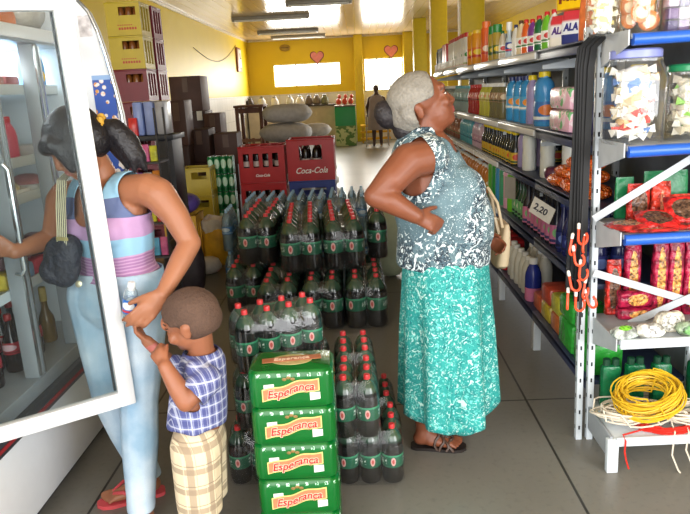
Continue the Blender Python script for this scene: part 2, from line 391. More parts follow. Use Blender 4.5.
def labelmat(name, base, spot, bar, u0=.5, sc=1.0):
    """printed wrap: coloured ground, oval emblem, a lighter bar; repeats round the body"""
    t = NT(name); x = t.xyz('UV')
    u = t.math('SUBTRACT', t.math('FRACT', t.math('MULTIPLY', x[0], 2.0)), u0); 
    g = t.xyz('Generated'); v = t.math('SUBTRACT', g[2], .58)
    d = t.math('ADD', t.math('POWER', t.math('DIVIDE', u, .3), 2), t.math('POWER', t.math('DIVIDE', v, .27), 2))
    c = t.mix(t.math('LESS_THAN', d, 1), base, spot)
    c = t.mix(t.math('LESS_THAN', t.math('ABSOLUTE', t.math('SUBTRACT', g[2], .17)), .08), c, bar)
    t.bsdf(c, .35); return t.m
def boxpack(name, label, cat, d, mat, facemat=None, group=None, bulge=.12):
    """soft packet: pillow-shaped bag with flattened seams at top and bottom"""
    rings = []; w, dp, h = d
    for z, kx, ky in ((0, .92, .55), (.03, 1, .9), (.3, 1, 1), (.6, 1, .98), (.86, .98, .7), (.95, .97, .22), (1, .96, .1)):
        rings.append([(w/2*kx*math.copysign(abs(math.cos(a))**.45, math.cos(a)), dp/2*ky*math.copysign(abs(math.sin(a))**.6, math.sin(a)), z*h) for a in [2*PI*j/20 for j in range(20)]])
    o = MB().loft(rings).build(name, mat); tag(o, label, cat, group); return o
_used = set()
def row(proto, zi, ys, label, group, x=GX+.075, rz=0, dx=0, jit=.004, z=None, skipfirst=False):
    out = []
    for y in ys:
        loc = (x+dx+random.uniform(-jit, jit), y, (LEV[zi] if z is None else z)+.0005)
        if id(proto) not in _used:
            _used.add(id(proto)); o = proto; o.location = loc; o.rotation_euler = (0, 0, rz); o['label'] = label; o['group'] = group
        else: o = dup(proto, loc, rz+random.uniform(-.1, .1), label, group)
        out.append(o)
    return out
def rng(a, b, st): 
    r = []
    while a <= b+1e-6: r.append(a); a += st
    return r
def Yp(px): return PX(px, 100, GX+.06).y        # distance along the shelf for a column of the photograph
C = lambda r_, g_, b_, ro=.3: pm((r_, g_, b_), ro, var=.06, scale=20)
pl_white, pl_cream, pl_yel, pl_navy = C(232, 232, 228), C(226, 208, 170), C(232, 206, 30), C(30, 42, 96)
pl_org, pl_pur, pl_dgr, pl_lime, pl_red = C(226, 100, 40), C(120, 58, 140), C(24, 104, 62), C(112, 190, 50), C(198, 38, 40)
pl_blue, pl_lil, pl_pink, pl_black, pl_teal = C(58, 146, 204, .2), C(158, 146, 190), C(226, 168, 196), C(26, 26, 30), C(96, 176, 190)
# --- top shelf
L_ = 'gondola top shelf'
def tall(y, *a, zi=4, **k): return row(bottle(*a, **k), zi, [y], a[1], k.get('group', a[0]))
lm_spray = labelmat('spray_label', (40, 70, 160), (240, 240, 240), (220, 60, 50))
lm_mix = labelmat('cleaner_label', (240, 240, 236), (200, 60, 60), (60, 120, 70))
def alone(o, x, y, z, rz=0):
    o.location = (x, y, z+.0005); o.rotation_euler = (0, 0, rz)
    return o
zt = LEV[4]
def cln(px, h, r, body, capm, lab, labm=None, kind='soft', z=zt, x=GX+.06, sy=1.3, sx=.8, cat='bottle', name='cleaner_bottle', **k):
    o = bottle(name, lab, cat, h, r, body, capm, labm, sx=sx, sy=sy, kind=kind, **k)
    return alone(o, x, Yp(px), z)
cln(552, 0.192, .034, pl_white, pl_red, 'white bottle between lime green bottle and washing powder on top shelf', lm_mix)
cln(545, 0.196, .034, pl_lime, pl_red, 'lime green bottle with red cap on top shelf, left of washing powder', lm_mix)
cln(537.5, 0.192, .034, pl_dgr, pl_red, 'dark green bottle with red cap on top shelf', lm_mix)
cln(531, 0.188, .034, pl_pur, pl_red, 'purple bottle with red cap on top shelf', lm_mix)
cln(525, 0.200, .034, pl_org, pl_red, 'orange bottle on top shelf between cream and purple bottles', lm_mix)
cln(520, 0.207, .036, pl_cream, C(90, 60, 40), 'cream bottle with dark cap on top shelf', lm_mix)
cln(515, 0.194, .03, pl_white, pl_navy, 'slim white bottle on top shelf between spray and cream bottles')
cln(508.5, 0.229, .032, C(196, 214, 226), pl_white, 'blue and white spray bottle on top shelf', lm_spray, 'neck', capr=.02, caph=.05)
cln(502, 0.190, .03, C(210, 200, 180), pl_dgr, 'small pale bottle with dark cap beside blue spray on top shelf', lm_mix)
can_g = bottle('aerosol_can', 'tall can', 'can', .25, .036, C(176, 150, 60), C(34, 130, 60), labelmat('can_print_a', (90, 110, 40), (236, 200, 60), (40, 60, 40)), kind='can', capr=.034, caph=.055)
row(can_g, 4, [Yp(497), Yp(492.5)], 'tall can with bright green cap on top shelf', 'green capped cans on the top shelf', x=GX+.06)
can_o = bottle('aerosol_can', 'orange can', 'can', .31, .04, C(222, 96, 40), C(226, 110, 44), labelmat('can_print_b', (224, 100, 44), (245, 220, 200), (200, 50, 40)), kind='can', capr=.033, caph=.05)
row(can_o, 4, [Yp(486)], 'tall orange aerosol can on top shelf left of green capped cans', 'orange aerosol can', x=GX+.06)
can_y = bottle('polish_tin', 'tin', 'can', .28, .05, C(226, 150, 40), C(230, 190, 40), labelmat('can_print_c', (224, 110, 40), (240, 210, 60), (190, 50, 40)), kind='can', capr=.044, caph=.03)
row(can_y, 4, [Yp(477.5), Yp(473)], 'orange and yellow tin on top shelf', 'orange and yellow tins on the top shelf', x=GX+.06)
car = bottle('freshener_can', 'can', 'can', .30, .042, C(230, 228, 220), C(196, 40, 44), labelmat('can_print_d', (226, 226, 220), (60, 140, 70), (200, 50, 50)), kind='can', capr=.033, caph=.04)
row(car, 4, rng(Yp(468), Yp(452), .085), 'white can with red cap on top shelf', 'white cans with red caps on the top shelf', x=GX+.06)
cart = MB().box((0, 0, .14), (.075, .066, .28), bev=.004).build('carton', labelmat('carton_print', (200, 60, 54), (90, 150, 70), (232, 228, 220), .5))
row(cart, 4, rng(Yp(450.5), 7.9, .075), 'red and green carton on far part of top shelf', 'red and green cartons on the top shelf', x=GX+.05)
tag(cart, cart['label'], 'carton')
can_b = bottle('grey_can', 'grey can', 'can', .27, .04, C(90, 104, 120), C(60, 70, 84), labelmat('can_print_e', (80, 100, 120), (200, 210, 214), (50, 60, 60)), kind='can', capr=.03, caph=.03)
row(can_b, 4, rng(8.02, 8.45, .085), 'grey blue can at far end of top shelf', 'grey cans at the far end of the top shelf', x=GX+.06)
# small white pots in front, second rank of the same shelf
pot = bottle('small_jar', 'pot', 'jar', .085, .034, C(228, 226, 214), C(226, 226, 220), labelmat('pot_print', (232, 226, 210), (150, 170, 90), (200, 90, 60)), kind='can', capr=.034, caph=.018)
row(pot, 4, rng(Yp(470), 8.4, .11), 'small pale jar at front edge of top shelf', 'small pale jars on the front of the top shelf', x=GX+.018, jit=.001)
# washing powder bags
def powder(px, w, d, h, base, top, low, word, wcol, lab, big):
    t = NT('powder_print'); g_ = t.xyz('Generated')
    c = t.mix(t.ramp(g_[2], .66, .74), base, top); c = t.mix(t.math('LESS_THAN', g_[2], .3), c, low); t.bsdf(c, .3, bump=t.noise(20, 3), bstr=.2)
    o = boxpack('washing_powder', lab, 'washing powder', (w, d, h), t.m)
    o.location = (GX+.065, Yp(px), zt+.0005); o.rotation_euler = (0, 0, R(-52))
    tm = text_mb(word, big, .15, .0008, .9, .002); place(tm, Matrix.Translation((0, -d/2-.0015, h*.5)) @ STAND); tm.build('lettering', C(*wcol), o)
powder(559, .125, .06, .150, (236, 234, 236), (214, 60, 70), (240, 236, 226), 'ALA', (84, 50, 130), 'white washing powder bag with red top and purple letters', .046)
powder(571, .125, .06, .152, (226, 230, 238), (206, 60, 74), (44, 54, 120), 'ALA', (48, 50, 130), 'washing powder bag with navy base, right of white bag', .046)
o = boxpack('snack_bag', 'orange and red packet standing on top shelf next to the end rack', 'packet', (.11, .05, .19), pm((206, 90, 50), .3, var=.5, scale=22)); alone(o, GX+.07, Yp(586), zt, R(-50))
o = boxpack('yellow_bag', 'big yellow bag with dark print standing on the washing powder bags', 'bag', (.27, .07, .2), pm((240, 196, 24), .3, var=.05, bump=.3, scale=24)); alone(o, GX+.085, Yp(572), zt+.155, R(-58))
tm = MB()
for k in range(9): tm.box((-.09+.022*k, -.036, .05+.008*(k % 2)), (.013, .004, .036-.008*(k % 3)), 0)
tm.build('print_strokes', C(120, 52, 30), o)
o2 = MB().ell((.1, -.034, .03), (.024, .006, .036)).build('emblem', C(34, 70, 180), o)
# --- second shelf
lm_star = labelmat('blue_softener_label', (90, 168, 214), (236, 150, 60), (240, 240, 240))
sb = bottle('softener_bottle', 'x', 'bottle', .285, .058, pl_blue, pl_navy, lm_star, sx=.75, sy=1.08, kind='jug', capr=.027, lab=(.3, .62))
row(sb, 3, [Yp(524.5), Yp(517), Yp(510.5)], 'clear blue softener bottle with navy cap and orange oval label', 'blue bottles with navy caps on the second shelf'); row(sb, 3, [Yp(524.5), Yp(517), Yp(510.5)], 'navy capped blue softener bottle in the rear rank of the second shelf', 'rear blue bottles with navy caps on the second shelf', x=GX+.2)
li = bottle('softener_bottle', 'lilac bottle with yellow cap on second shelf beside blue softeners', 'bottle', .285, .045, pl_lil, pl_yel, None, sx=.8, sy=1, kind='jug', capr=.026); alone(li, GX+.075, Yp(530), LEV[3])
lm_bear = labelmat('big_softener_label', (60, 120, 190), (226, 130, 70), (230, 240, 244))
bb = bottle('softener_bottle', 'x', 'bottle', .3, .074, C(70, 150, 212, .2), pl_yel, lm_bear, sx=.75, sy=1.05, kind='jug', capr=.034, lab=(.1, .5))
row(bb, 3, [Yp(540)], 'large blue softener bottle with yellow cap left of pink packs', 'large blue softener left of pink packs', x=GX+.08)
row(bb, 3, [3.42], 'large blue softener bottle with yellow cap behind pink packs', 'large blue softener behind pink packs', x=GX+.26)
row(bb, 3, [3.05], 'large blue softener bottle behind pink packs, nearest the end rack', 'large blue softener near the end rack', x=GX+.27)
t = NT('pink_pack_print'); c = t.mix(t.ramp(t.noise(16, 2), .48, .54), (232, 182, 200), (242, 224, 228)); c = t.mix(t.math('GREATER_THAN', t.noise(30, 2, dist=.5), .6), c, (110, 180, 116)); t.bsdf(c, .3, bump=t.noise(20, 3), bstr=.2); PINKP = t.m
for k, (z, lab) in enumerate(((0, 'lower pink and white pack on second shelf beside blue softener'), (.108, 'upper pink and white pack on second shelf beside blue softener'))):
    o = MB().box((0, 0, .053), (.11, .33, .106), bev=.02).build('tissue_pack', PINKP); tag(o, lab, 'pack'); alone(o, GX+.07, 3.35, LEV[3]+z*1.0)
o = MB().ell((0, 0, .075), (.045, .05, .075)).build('navy_bag', C(28, 30, 74)); tag(o, 'small navy bag bunched beside pink packs near the black belt', 'bag'); alone(o, GX+.06, 2.99, LEV[3])
def fillrow(zi, ya, yb, st, mk, lab, grp, deep=2, x=GX+.07, dxs=.11):
    for d in range(deep): row(mk, zi, rng(ya+.03*d, yb, st), lab, grp, x=x+dxs*d)
lm_plain = labelmat('amber_label', (96, 70, 40), (200, 150, 90), (60, 50, 36))
fillrow(3, Yp(503), Yp(493), .085, bottle('detergent_bottle', 'x', 'bottle', .25, .04, C(110, 104, 70, .2), pl_white, labelmat('olive_label', (150, 120, 90), (220, 200, 170), (80, 80, 50)), sy=.9, kind='wavy', lab=(.5, .8)), 'olive brown bottle on second shelf left of the blue softeners', 'olive bottles on the second shelf')
fillrow(3, Yp(491), Yp(481.5), .085, bottle('detergent_bottle', 'x', 'bottle', .25, .04, C(190, 186, 70, .2), pl_white, labelmat('lemon_label', (206, 196, 120), (226, 120, 70), (170, 160, 50)), kind='wavy', lab=(.5, .8)), 'yellow green detergent bottle on second shelf', 'yellow bottles on the second shelf')
fillrow(3, Yp(480), Yp(471), .085, bottle('detergent_bottle', 'x', 'bottle', .245, .04, C(170, 40, 40, .2), pl_red, labelmat('red_label', (190, 60, 50), (232, 190, 160), (120, 30, 30)), kind='wavy', lab=(.5, .8)), 'red detergent bottle on second shelf', 'red bottles on the second shelf')
fillrow(3, Yp(469), Yp(456), .09, bottle('detergent_bottle', 'x', 'bottle', .24, .04, C(150, 170, 170, .2), pl_teal, labelmat('aqua_label', (120, 160, 160), (220, 224, 220), (90, 110, 110)), kind='wavy', lab=(.4, .8)), 'pale aqua bottle on second shelf beyond the red bottles', 'aqua bottles on the second shelf')
fillrow(3, Yp(454.5), 8.4, .1, bottle('detergent_bottle', 'x', 'bottle', .24, .04, C(120, 132, 130, .2), pl_white, labelmat('grey_label', (110, 124, 110), (200, 190, 180), (80, 84, 84)), kind='wavy', lab=(.4, .8)), 'grey green bottle at far end of second shelf', 'grey bottles at the far end of the second shelf')
# --- third shelf
WJ = pm((226, 230, 224), .3, var=.03, name='bleach_jug')
wj = bottle('bleach_jug', 'x', 'jug', .25, .052, WJ, WJ, None, sx=.8, sy=1.0, kind='jug', capr=.02, caph=.012)
row(wj, 2, [Yp(529)], 'white bleach jug with yellow capped lilac bottle at its left', 'bleach jug next to lilac bottle', x=GX+.07)
row(wj, 2, [Yp(545)], 'middle one of three white bleach jugs on third shelf', 'middle bleach jug', x=GX+.08)
row(wj, 2, [Yp(561)], 'white bleach jug directly above the orange bags', 'bleach jug above the orange bags', x=GX+.12)
lil = bottle('lilac_bottle', 'lilac bottle with yellow cap left of white bleach jugs', 'bottle', .235, .045, pl_lil, pl_yel, None, sx=.8, kind='jug', capr=.026); alone(lil, GX+.075, Yp(522), LEV[2])
lil2 = dup(lil, (GX+.185, Yp(522)+.02, LEV[2]+.0005), 0, 'lilac bottle with yellow cap standing behind another lilac bottle')
lm_hon = labelmat('dark_bottle_label', (206, 170, 50), (196, 70, 50), (44, 80, 40))
db = bottle('disinfectant_bottle', 'x', 'bottle', .22, .036, C(24, 34, 42, .2), pl_yel, lm_hon, kind='neck', lab=(.06, .42), capr=.02)
for d in range(4): row(db, 2, rng(Yp(522)+.1, 5.45, .076), 'dark disinfectant bottle with yellow cap on third shelf', 'dark bottles with yellow caps on the third shelf', x=GX+.055+.085*d)
fillrow(2, 5.56, 6.0, .08, bottle('pink_bottle', 'x', 'bottle', .22, .036, C(196, 170, 186), pl_lil, labelmat('pinkish_label', (190, 150, 170), (240, 230, 230), (120, 90, 120)), kind='soft'), 'mauve bottle on third shelf left of dark bottles', 'mauve bottles on the third shelf')
fillrow(2, 6.1, 6.75, .085, bottle('teal_bottle', 'x', 'bottle', .235, .038, C(90, 168, 184), pl_teal, labelmat('teal_label', (80, 160, 180), (220, 236, 236), (50, 110, 130)), kind='soft'), 'turquoise bottle on third shelf', 'turquoise bottles on the third shelf')
fillrow(2, 6.85, 8.4, .1, bottle('brown_bottle', 'x', 'bottle', .22, .038, C(140, 90, 70), pl_white, labelmat('brown_label', (180, 120, 90), (220, 200, 180), (90, 120, 80)), kind='soft'), 'brownish bottle at far end of third shelf', 'brownish bottles at the far end of the third shelf')
t = NT('orange_net_bag'); v = t.n('ShaderNodeTexVoronoi'); v.inputs['Scale'].default_value = 75; t.l(t.tc.outputs['Object'], v.inputs['Vector']); nz = t.noise(55, 3)
c = t.mix(t.ramp(v.outputs['Distance'], .1, .7), (255, 146, 56), (238, 92, 22)); c = t.mix(t.math('GREATER_THAN', nz, .68), c, (250, 224, 200)); t.bsdf(c, .25, bump=v.outputs['Distance'], bstr=1, bdist=.02); ORB = t.m  # pale specks are sparkle painted into the bag colour
k = 0
def bag(name, lab, cat, loc, d, mat, rot=(0, 0, 0), group=None, lump=.0):
    m = MB(); rings = []
    for i in range(9):
        a = -PI/2+PI*i/8; cz = math.sin(a); cr = max(.08, math.cos(a))**.55
        rings.append([(d[0]/2*cr*math.copysign(abs(math.cos(b))**.7, math.cos(b))*(1+random.uniform(-lump, lump)), d[1]/2*cr*math.copysign(abs(math.sin(b))**.7, math.sin(b))*(1+random.uniform(-lump, lump)), d[2]/2*(cz+1)+random.uniform(-lump, lump)*d[2]*.3*(i not in (0, 1))) for b in [2*PI*j/16 for j in range(16)]])
    o = m.loft(rings).build(name, mat); tag(o, lab, cat, group); o.location = loc; o.rotation_euler = rot; return o
for (y, x, z, lab) in ((3.30, .08, 0, 'orange bag on third shelf, left one of bottom layer'), (3.10, .08, 0, 'orange bag on third shelf, middle of bottom layer'), (2.90, .08, 0, 'orange bag on third shelf, right one of bottom layer by the belt'),
                       (3.18, .085, .058, 'orange bag on third shelf, left one of upper layer'), (2.98, .085, .058, 'orange bag on third shelf, right one of upper layer'), (3.02, .09, .116, 'topmost orange bag of the heap on third shelf')):
    bag('orange_bag', lab, 'bag', (GX+x-.005, y+.1, LEV[2]+z+.001), (.16, .215, .064), ORB, (0, 0, random.uniform(-.2, .2)), lump=.05)
bag('purple_bag', 'dark purple bag behind the orange bags next to the jugs', 'bag', (GX+.08, 3.585, LEV[2]+.001), (.12, .11, .08), pm((92, 42, 74), .3, var=.3, bump=.5), lump=.05)
# --- fourth shelf
lm_pk = labelmat('pink_floral_label', (206, 120, 160), (130, 190, 130), (60, 60, 110))
nv = bottle('cleaner_bottle', 'x', 'bottle', .26, .038, C(30, 34, 80, .2), pl_navy, labelmat('navy_label', (40, 48, 110), (110, 130, 190), (28, 30, 60)), kind='neck', lab=(.1, .45), capr=.018)
for d in range(2): row(nv, 1, rng(2.84, 3.36, .083), 'navy bottle on fourth shelf beneath the orange bags', 'navy bottles on the fourth shelf', x=GX+.06+.09*d)
pkb = bottle('cleaner_bottle', 'x', 'bottle', .25, .038, C(34, 36, 50, .2), pl_black, lm_pk, kind='neck', lab=(.08, .52), capr=.018)
for d in range(2): row(pkb, 1, rng(3.46, 4.06, .083), 'dark bottle with pink floral label and black cap on fourth shelf', 'pink labelled bottles on the fourth shelf', x=GX+.06+.09*d)
fillrow(1, 4.14, 4.4, .083, bottle('cleaner_bottle', 'x', 'bottle', .25, .038, C(40, 74, 54, .2), pl_black, labelmat('greenish_label', (110, 170, 110), (230, 220, 190), (40, 60, 50)), kind='neck', lab=(.08, .52), capr=.018), 'dark green bottle with pale label on fourth shelf', 'dark green bottles on the fourth shelf', 2)
for (y, body, lab) in ((4.52, pl_lime, 'tall green bottle on fourth shelf beside the hanging grey tag'), (4.64, pl_pink, 'tall pink bottle on fourth shelf between two green ones'), (4.78, C(70, 160, 120), 'tall sea green bottle on fourth shelf left of the pink bottle'),
                       (4.92, pl_blue, 'tall blue bottle on fourth shelf'), (5.06, C(40, 150, 70), 'tall emerald bottle on fourth shelf'), (5.2, C(90, 170, 60), 'tall leaf green bottle on fourth shelf near the elderly woman')):
    alone(bottle('tall_bottle', lab, 'bottle', .3, .052, body, body, None, sx=.8, kind='box', capr=.025), GX+.07, y, LEV[1])
# --- bottom shelf
GRNP = pm((44, 150, 52), .22, var=.35, scale=30, bump=.5, name='green_pack_film')
for (y, z, dz, lab) in ((2.88, 0, .15, 'bright green pack on bottom shelf nearest the end rack, lower one'), (2.88, .152, .13, 'bright green pack on bottom shelf nearest the end rack, upper one'), (3.12, 0, .15, 'green pack on bottom shelf next to yellow pack, lower one'), (3.12, .152, .11, 'green pack on bottom shelf next to yellow pack, upper one')):
    o = MB().box((0, 0, dz/2), (.16, .215, dz), bev=.02).build('soap_pack', GRNP); tag(o, lab, 'pack'); alone(o, GX+.09, y, LEV[0]+z)
for (y, z, col, lab) in ((3.34, 0, (206, 110, 60), 'orange soap pack on bottom shelf, lower one'), (3.34, .102, (214, 206, 70), 'yellow green soap pack on top of the orange one'), (3.53, 0, (196, 176, 60), 'mustard soap pack on bottom shelf'), (3.53, .102, (196, 80, 60), 'red soap pack on top of the mustard one'), (3.70, 0, (206, 100, 70), 'coral soap pack on bottom shelf behind the blue bottle')):
    o = MB().box((0, 0, .05), (.15, .17, .1), bev=.018).build('soap_pack', pm(col, .28, var=.3, scale=26, bump=.3)); tag(o, lab, 'pack'); alone(o, GX+.1, y, LEV[0]+z)
t = NT('two_tone_bottle'); g_ = t.xyz('Generated'); t.bsdf(t.mix(t.math('GREATER_THAN', g_[2], .36), (222, 130, 170), (38, 52, 140)), .25)
alone(bottle('floor_cleaner', 'blue and pink bottle with white cap on bottom shelf', 'bottle', .27, .05, t.m, pl_white, None, kind='soft', capr=.026, caph=.035), GX+.055, 3.90, LEV[0])
fillrow(0, 4.06, 4.5, .105, bottle('bleach_bottle', 'x', 'bottle', .24, .046, C(206, 206, 196), pl_white, None, kind='soft', capr=.022), 'pale bleach bottle on bottom shelf', 'pale bleach bottles on the bottom shelf', 2)
for i, y in enumerate(rng(4.64, 5.5, .17)):
    o = MB().box((0, 0, .11), (.16, .15, .22), bev=.02).build('red_pack', pm((180, 44, 50), .3, var=.3, scale=24)); tag(o, 'red pack on far bottom shelf behind the handbag', 'pack', 'red packs on the bottom shelf'); alone(o, GX+.09, y, LEV[0])
fillrow(1, 5.36, 8.4, .12, bottle('juice_bottle', 'x', 'bottle', .215, .045, C(196, 120, 50), pl_white, labelmat('juice_label', (200, 140, 60), (236, 226, 200), (90, 140, 70)), kind='soft'), 'orange bottle on far part of fourth shelf', 'orange bottles on the far fourth shelf')
fillrow(0, 5.75, 8.4, .16, bottle('big_jug', 'x', 'jug', .28, .065, C(120, 150, 190), pl_navy, None, kind='jug'), 'blue grey jug on far part of bottom shelf', 'blue grey jugs on the far bottom shelf', 2, x=GX+.09, dxs=.16)
# price tag hanging off the third shelf
pt = P(543, 214, 3.42)
o = MB().box((0, 0, -.055), (.14, .0025, .09)).build('price_card', pm((222, 220, 212), .6, name='card')); tag(o, 'white price card with handwritten number tilted below the orange bags', 'price card')
o.location = (GX-.02, 3.40, LEV[2]-.075); o.rotation_euler = (0, R(24), R(-50))
tm = text_mb('2,20', .05, .1, .0006, 1, .0012); place(tm, Matrix.Translation((-.01, -.002, -.055)) @ STAND); tm.build('handwriting', C(40, 42, 60), o)
o = MB().box((0, 0, -.07), (.1, .002, .14)).build('grey_tag', pm((150, 146, 138), .5)); tag(o, 'plain grey tag hanging from shelf edge beside green bottles', 'tag'); o.location = (GX-.012, 4.26, LEV[2]-.06); o.rotation_euler = (0, 0, R(-60))
# ------------------------------------------------------------------ goods on the end rack
def ex(px, py, Y): return P(px, py, Y).x
def jar(name, label, x, y, z, r, h, lidmat, fills, neck=.8, square=False, group=None):
    j = thing(name, label, 'jar', (x, y, z+.001), 0, group)
    lh = h*.1; nh = h-lh
    prof = [(r*.93, 0), (r, .012), (r, nh*.78), (r*.96, nh*.86), (r*neck, nh*.95), (r*neck, nh)]
    m = MB()
    if square:
        def sq(rr, zz): return [(rr*math.copysign(abs(math.cos(a))**.5, math.cos(a)), rr*math.copysign(abs(math.sin(a))**.5, math.sin(a)), zz) for a in [2*PI*k/24 for k in range(24)]]
        m.loft([sq(a, b) for a, b in prof])
    else: m.lathe(prof, 24)
    m.build('jar_body', JARGLASS, j)
    if lidmat: MB().lathe([(r*neck*1.04, nh+.0005), (r*neck*1.1, nh+.004), (r*neck*1.1, h-.006), (r*neck*1.02, h), (.001, h)], 28).build('lid', lidmat, j)
    fills(j, r*.88, nh*.97); return j
def sweets(cols, n, size, name='sweet'):
    ms = [pm(c, .4, var=.06, scale=30) for c in cols]
    def fn(j, r, h):
        pr = []
        for i, mt in enumerate(ms):
            m = MB(); s = size*random.uniform(.9, 1.15); m.ell((0, 0, 0), (s, s*.62, s*.5), seg=10)
            for q in (-1, 1): m.loft([[(q*s*.9, .2*s*math.cos(a), .2*s*math.sin(a)) for a in (0, 2.1, 4.2)], [(q*s*1.45, .5*s*math.cos(a), .4*s*math.sin(a)) for a in (0, 2.1, 4.2)]])
            pr.append((m.mesh(name, mt), s))
        k = 0
        for i in range(n):
            me, s = pr[i % len(pr)]; lim = max(.2*r, r-s*1.25)
            a = i*2.399; rad = lim*(1 if i % 4 else random.uniform(.2, .8)); z = s*.8+(h-1.5*s)*i/n
            o = bpy.data.objects.new(name, me); COL.objects.link(o); o.parent = j
            o.location = (rad*math.cos(a), rad*math.sin(a), z); o.rotation_euler = (random.uniform(-.5, .5), random.uniform(-.5, .5), a+PI/2+random.uniform(-.4, .4))
    return fn
def rings(cols, n, R0):
    def fn(j, r, h):
        for i in range(n):
            a = i*2.2; z = .045+(h-.09)*i/n; m = MB()
            c = Vector((r*.62*math.cos(a), r*.62*math.sin(a), z)); 
            m.ell((0, 0, 0), (R0, R0*.35, R0)); o = m.build('pastry', pm((206, 120, 60), .5, var=.2, scale=30), j)
            q = MB().ell((0, -R0*.18, 0), (R0*.68, R0*.25, R0*.68)).build('cream_filling', pm((236, 214, 176), .5), o)
            o.location = c; o.rotation_euler = (random.uniform(-.3, .3), random.uniform(-.3, .3), random.uniform(-.5, .5))
    return fn
def blocks(cols, n):
    ms = [pm(c, .4, var=.15, scale=30) for c in cols]
    def fn(j, r, h):
        for i in range(n):
            for q in (-1, 1):
                o = MB().box((0, 0, 0), (r*.78, r*1.2, h/n*.9), bev=.006).build('packet', ms[(i+(q > 0)) % len(ms)], j); o.location = (q*r*.42, 0, h/n*(i+.52))
    return fn
z4, z3, z2, z1, z0 = ELEV[4], ELEV[3], ELEV[2], ELEV[1], ELEV[0]
WH = [(232, 228, 216), (224, 220, 210), (238, 236, 228), (214, 200, 170)]
bagx = ex(606, 30, 2.46)
jar('sweet_jar', 'clear bag-like jar of white buns at left end of rack top', bagx, 2.5, z4, .058, .2, None, sweets([(232, 228, 214), (222, 220, 206), (236, 232, 214), (220, 206, 130)], 26, .027), .9)
jar('sweet_jar', 'clear jar of orange rimmed pastries on top of end rack', ex(637, 30, 2.48)+.012, 2.5, z4, .066, .24, C(228, 226, 220), rings(None, 9, .036), .92)
jar('sweet_jar', 'clear square jar of dark purple packets on top of end rack', ex(674, 30, 2.48)+.012, 2.5, z4, .054, .24, C(228, 226, 220), blocks([(62, 48, 96), (90, 60, 110), (210, 190, 210)], 5), .92, True)
jar('sweet_jar', 'clear jar of grey lumps at right edge of rack top', ex(699, 30, 2.48)+.018, 2.5, z4, .052, .24, C(228, 226, 220), sweets([(150, 140, 130), (170, 160, 150)], 22, .024), .92)
jar('sweet_jar', 'large clear jar with lilac lid full of white wrapped sweets', ex(630, 140, 2.52)+.004, 2.522, z3, .098, .335, C(134, 142, 204), sweets(WH+[(232, 230, 224)]*3+[(210, 70, 60), (90, 130, 190), (214, 180, 130), (236, 232, 226)], 50, .043), .84, True)
jar('sweet_jar', 'clear jar with green lid holding pale sweets, right of lilac lidded jar', ex(684, 138, 2.52)+.022, 2.522, z3, .095, .275, C(30, 130, 84), sweets([(206, 200, 176), (224, 220, 204), (196, 186, 160), (228, 226, 214), (130, 190, 70), (216, 206, 190)], 36, .044), .9)
# red packets on the third level
def windowpack(name, film, food, rx=.3, rz=.32, var=.4, ax='xz'):
    """printed film with a clear window through which the food shows"""
    t = NT(name); g_ = t.xyz('Generated'); a, b_ = (g_[0], g_[2]) if ax == 'xz' else (g_[0], g_[1])
    n1 = t.noise(70, 4); n2 = t.noise(30, 3)
    d = t.math('ADD', t.math('POWER', t.math('DIVIDE', t.math('SUBTRACT', a, .5), rx), 2), t.math('POWER', t.math('DIVIDE', t.math('SUBTRACT', b_, .5), rz), 2))
    d = t.math('ADD', d, t.math('MULTIPLY', t.math('SUBTRACT', n2, .5), .8))
    fo = t.mix(t.ramp(n1, .35, .65), tuple(q*.45 for q in food), tuple(min(255, q*1.25) for q in food)); fi = t.mix(t.ramp(n2, .38, .62), tuple(q*.6 for q in film), tuple(min(255, q*1.12) for q in film))
    t.bsdf(t.mix(t.math('LESS_THAN', d, 1), fi, fo), .22, bump=n2, bstr=.9, bdist=.02); return t.m
R1 = windowpack('red_film_dark_food', (196, 36, 34), (92, 66, 50), .34, .34, ax='xy'); R2 = windowpack('red_film_tan_food', (176, 44, 40), (172, 128, 92), .4, .36, ax='xy')
R3 = windowpack('red_upright_brown_food', (200, 50, 40), (104, 72, 54), .36, .38); R4 = windowpack('bright_red_film', (222, 66, 50), (206, 120, 90), .1, .3)
GRF = pm((22, 104, 62), .3, var=.35, scale=26, bump=.6, name='green_film'); CR1 = windowpack('crimson_film_golden_food', (158, 28, 62), (206, 144, 76), .27, .38); CR2 = windowpack('crimson_film_flat', (158, 28, 62), (206, 144, 76), .36, .28)
CL1 = windowpack('clear_bag_green', (196, 204, 196), (120, 190, 60), .3, .26, ax='xy'); CL2 = windowpack('white_food_bag', (220, 218, 206), (236, 232, 220), .3, .4); CL3 = windowpack('pale_food_bag', (200, 192, 172), (226, 216, 196), .3, .4); CL4 = windowpack('sage_food_bag', (150, 170, 140), (96, 140, 84), .35, .35)
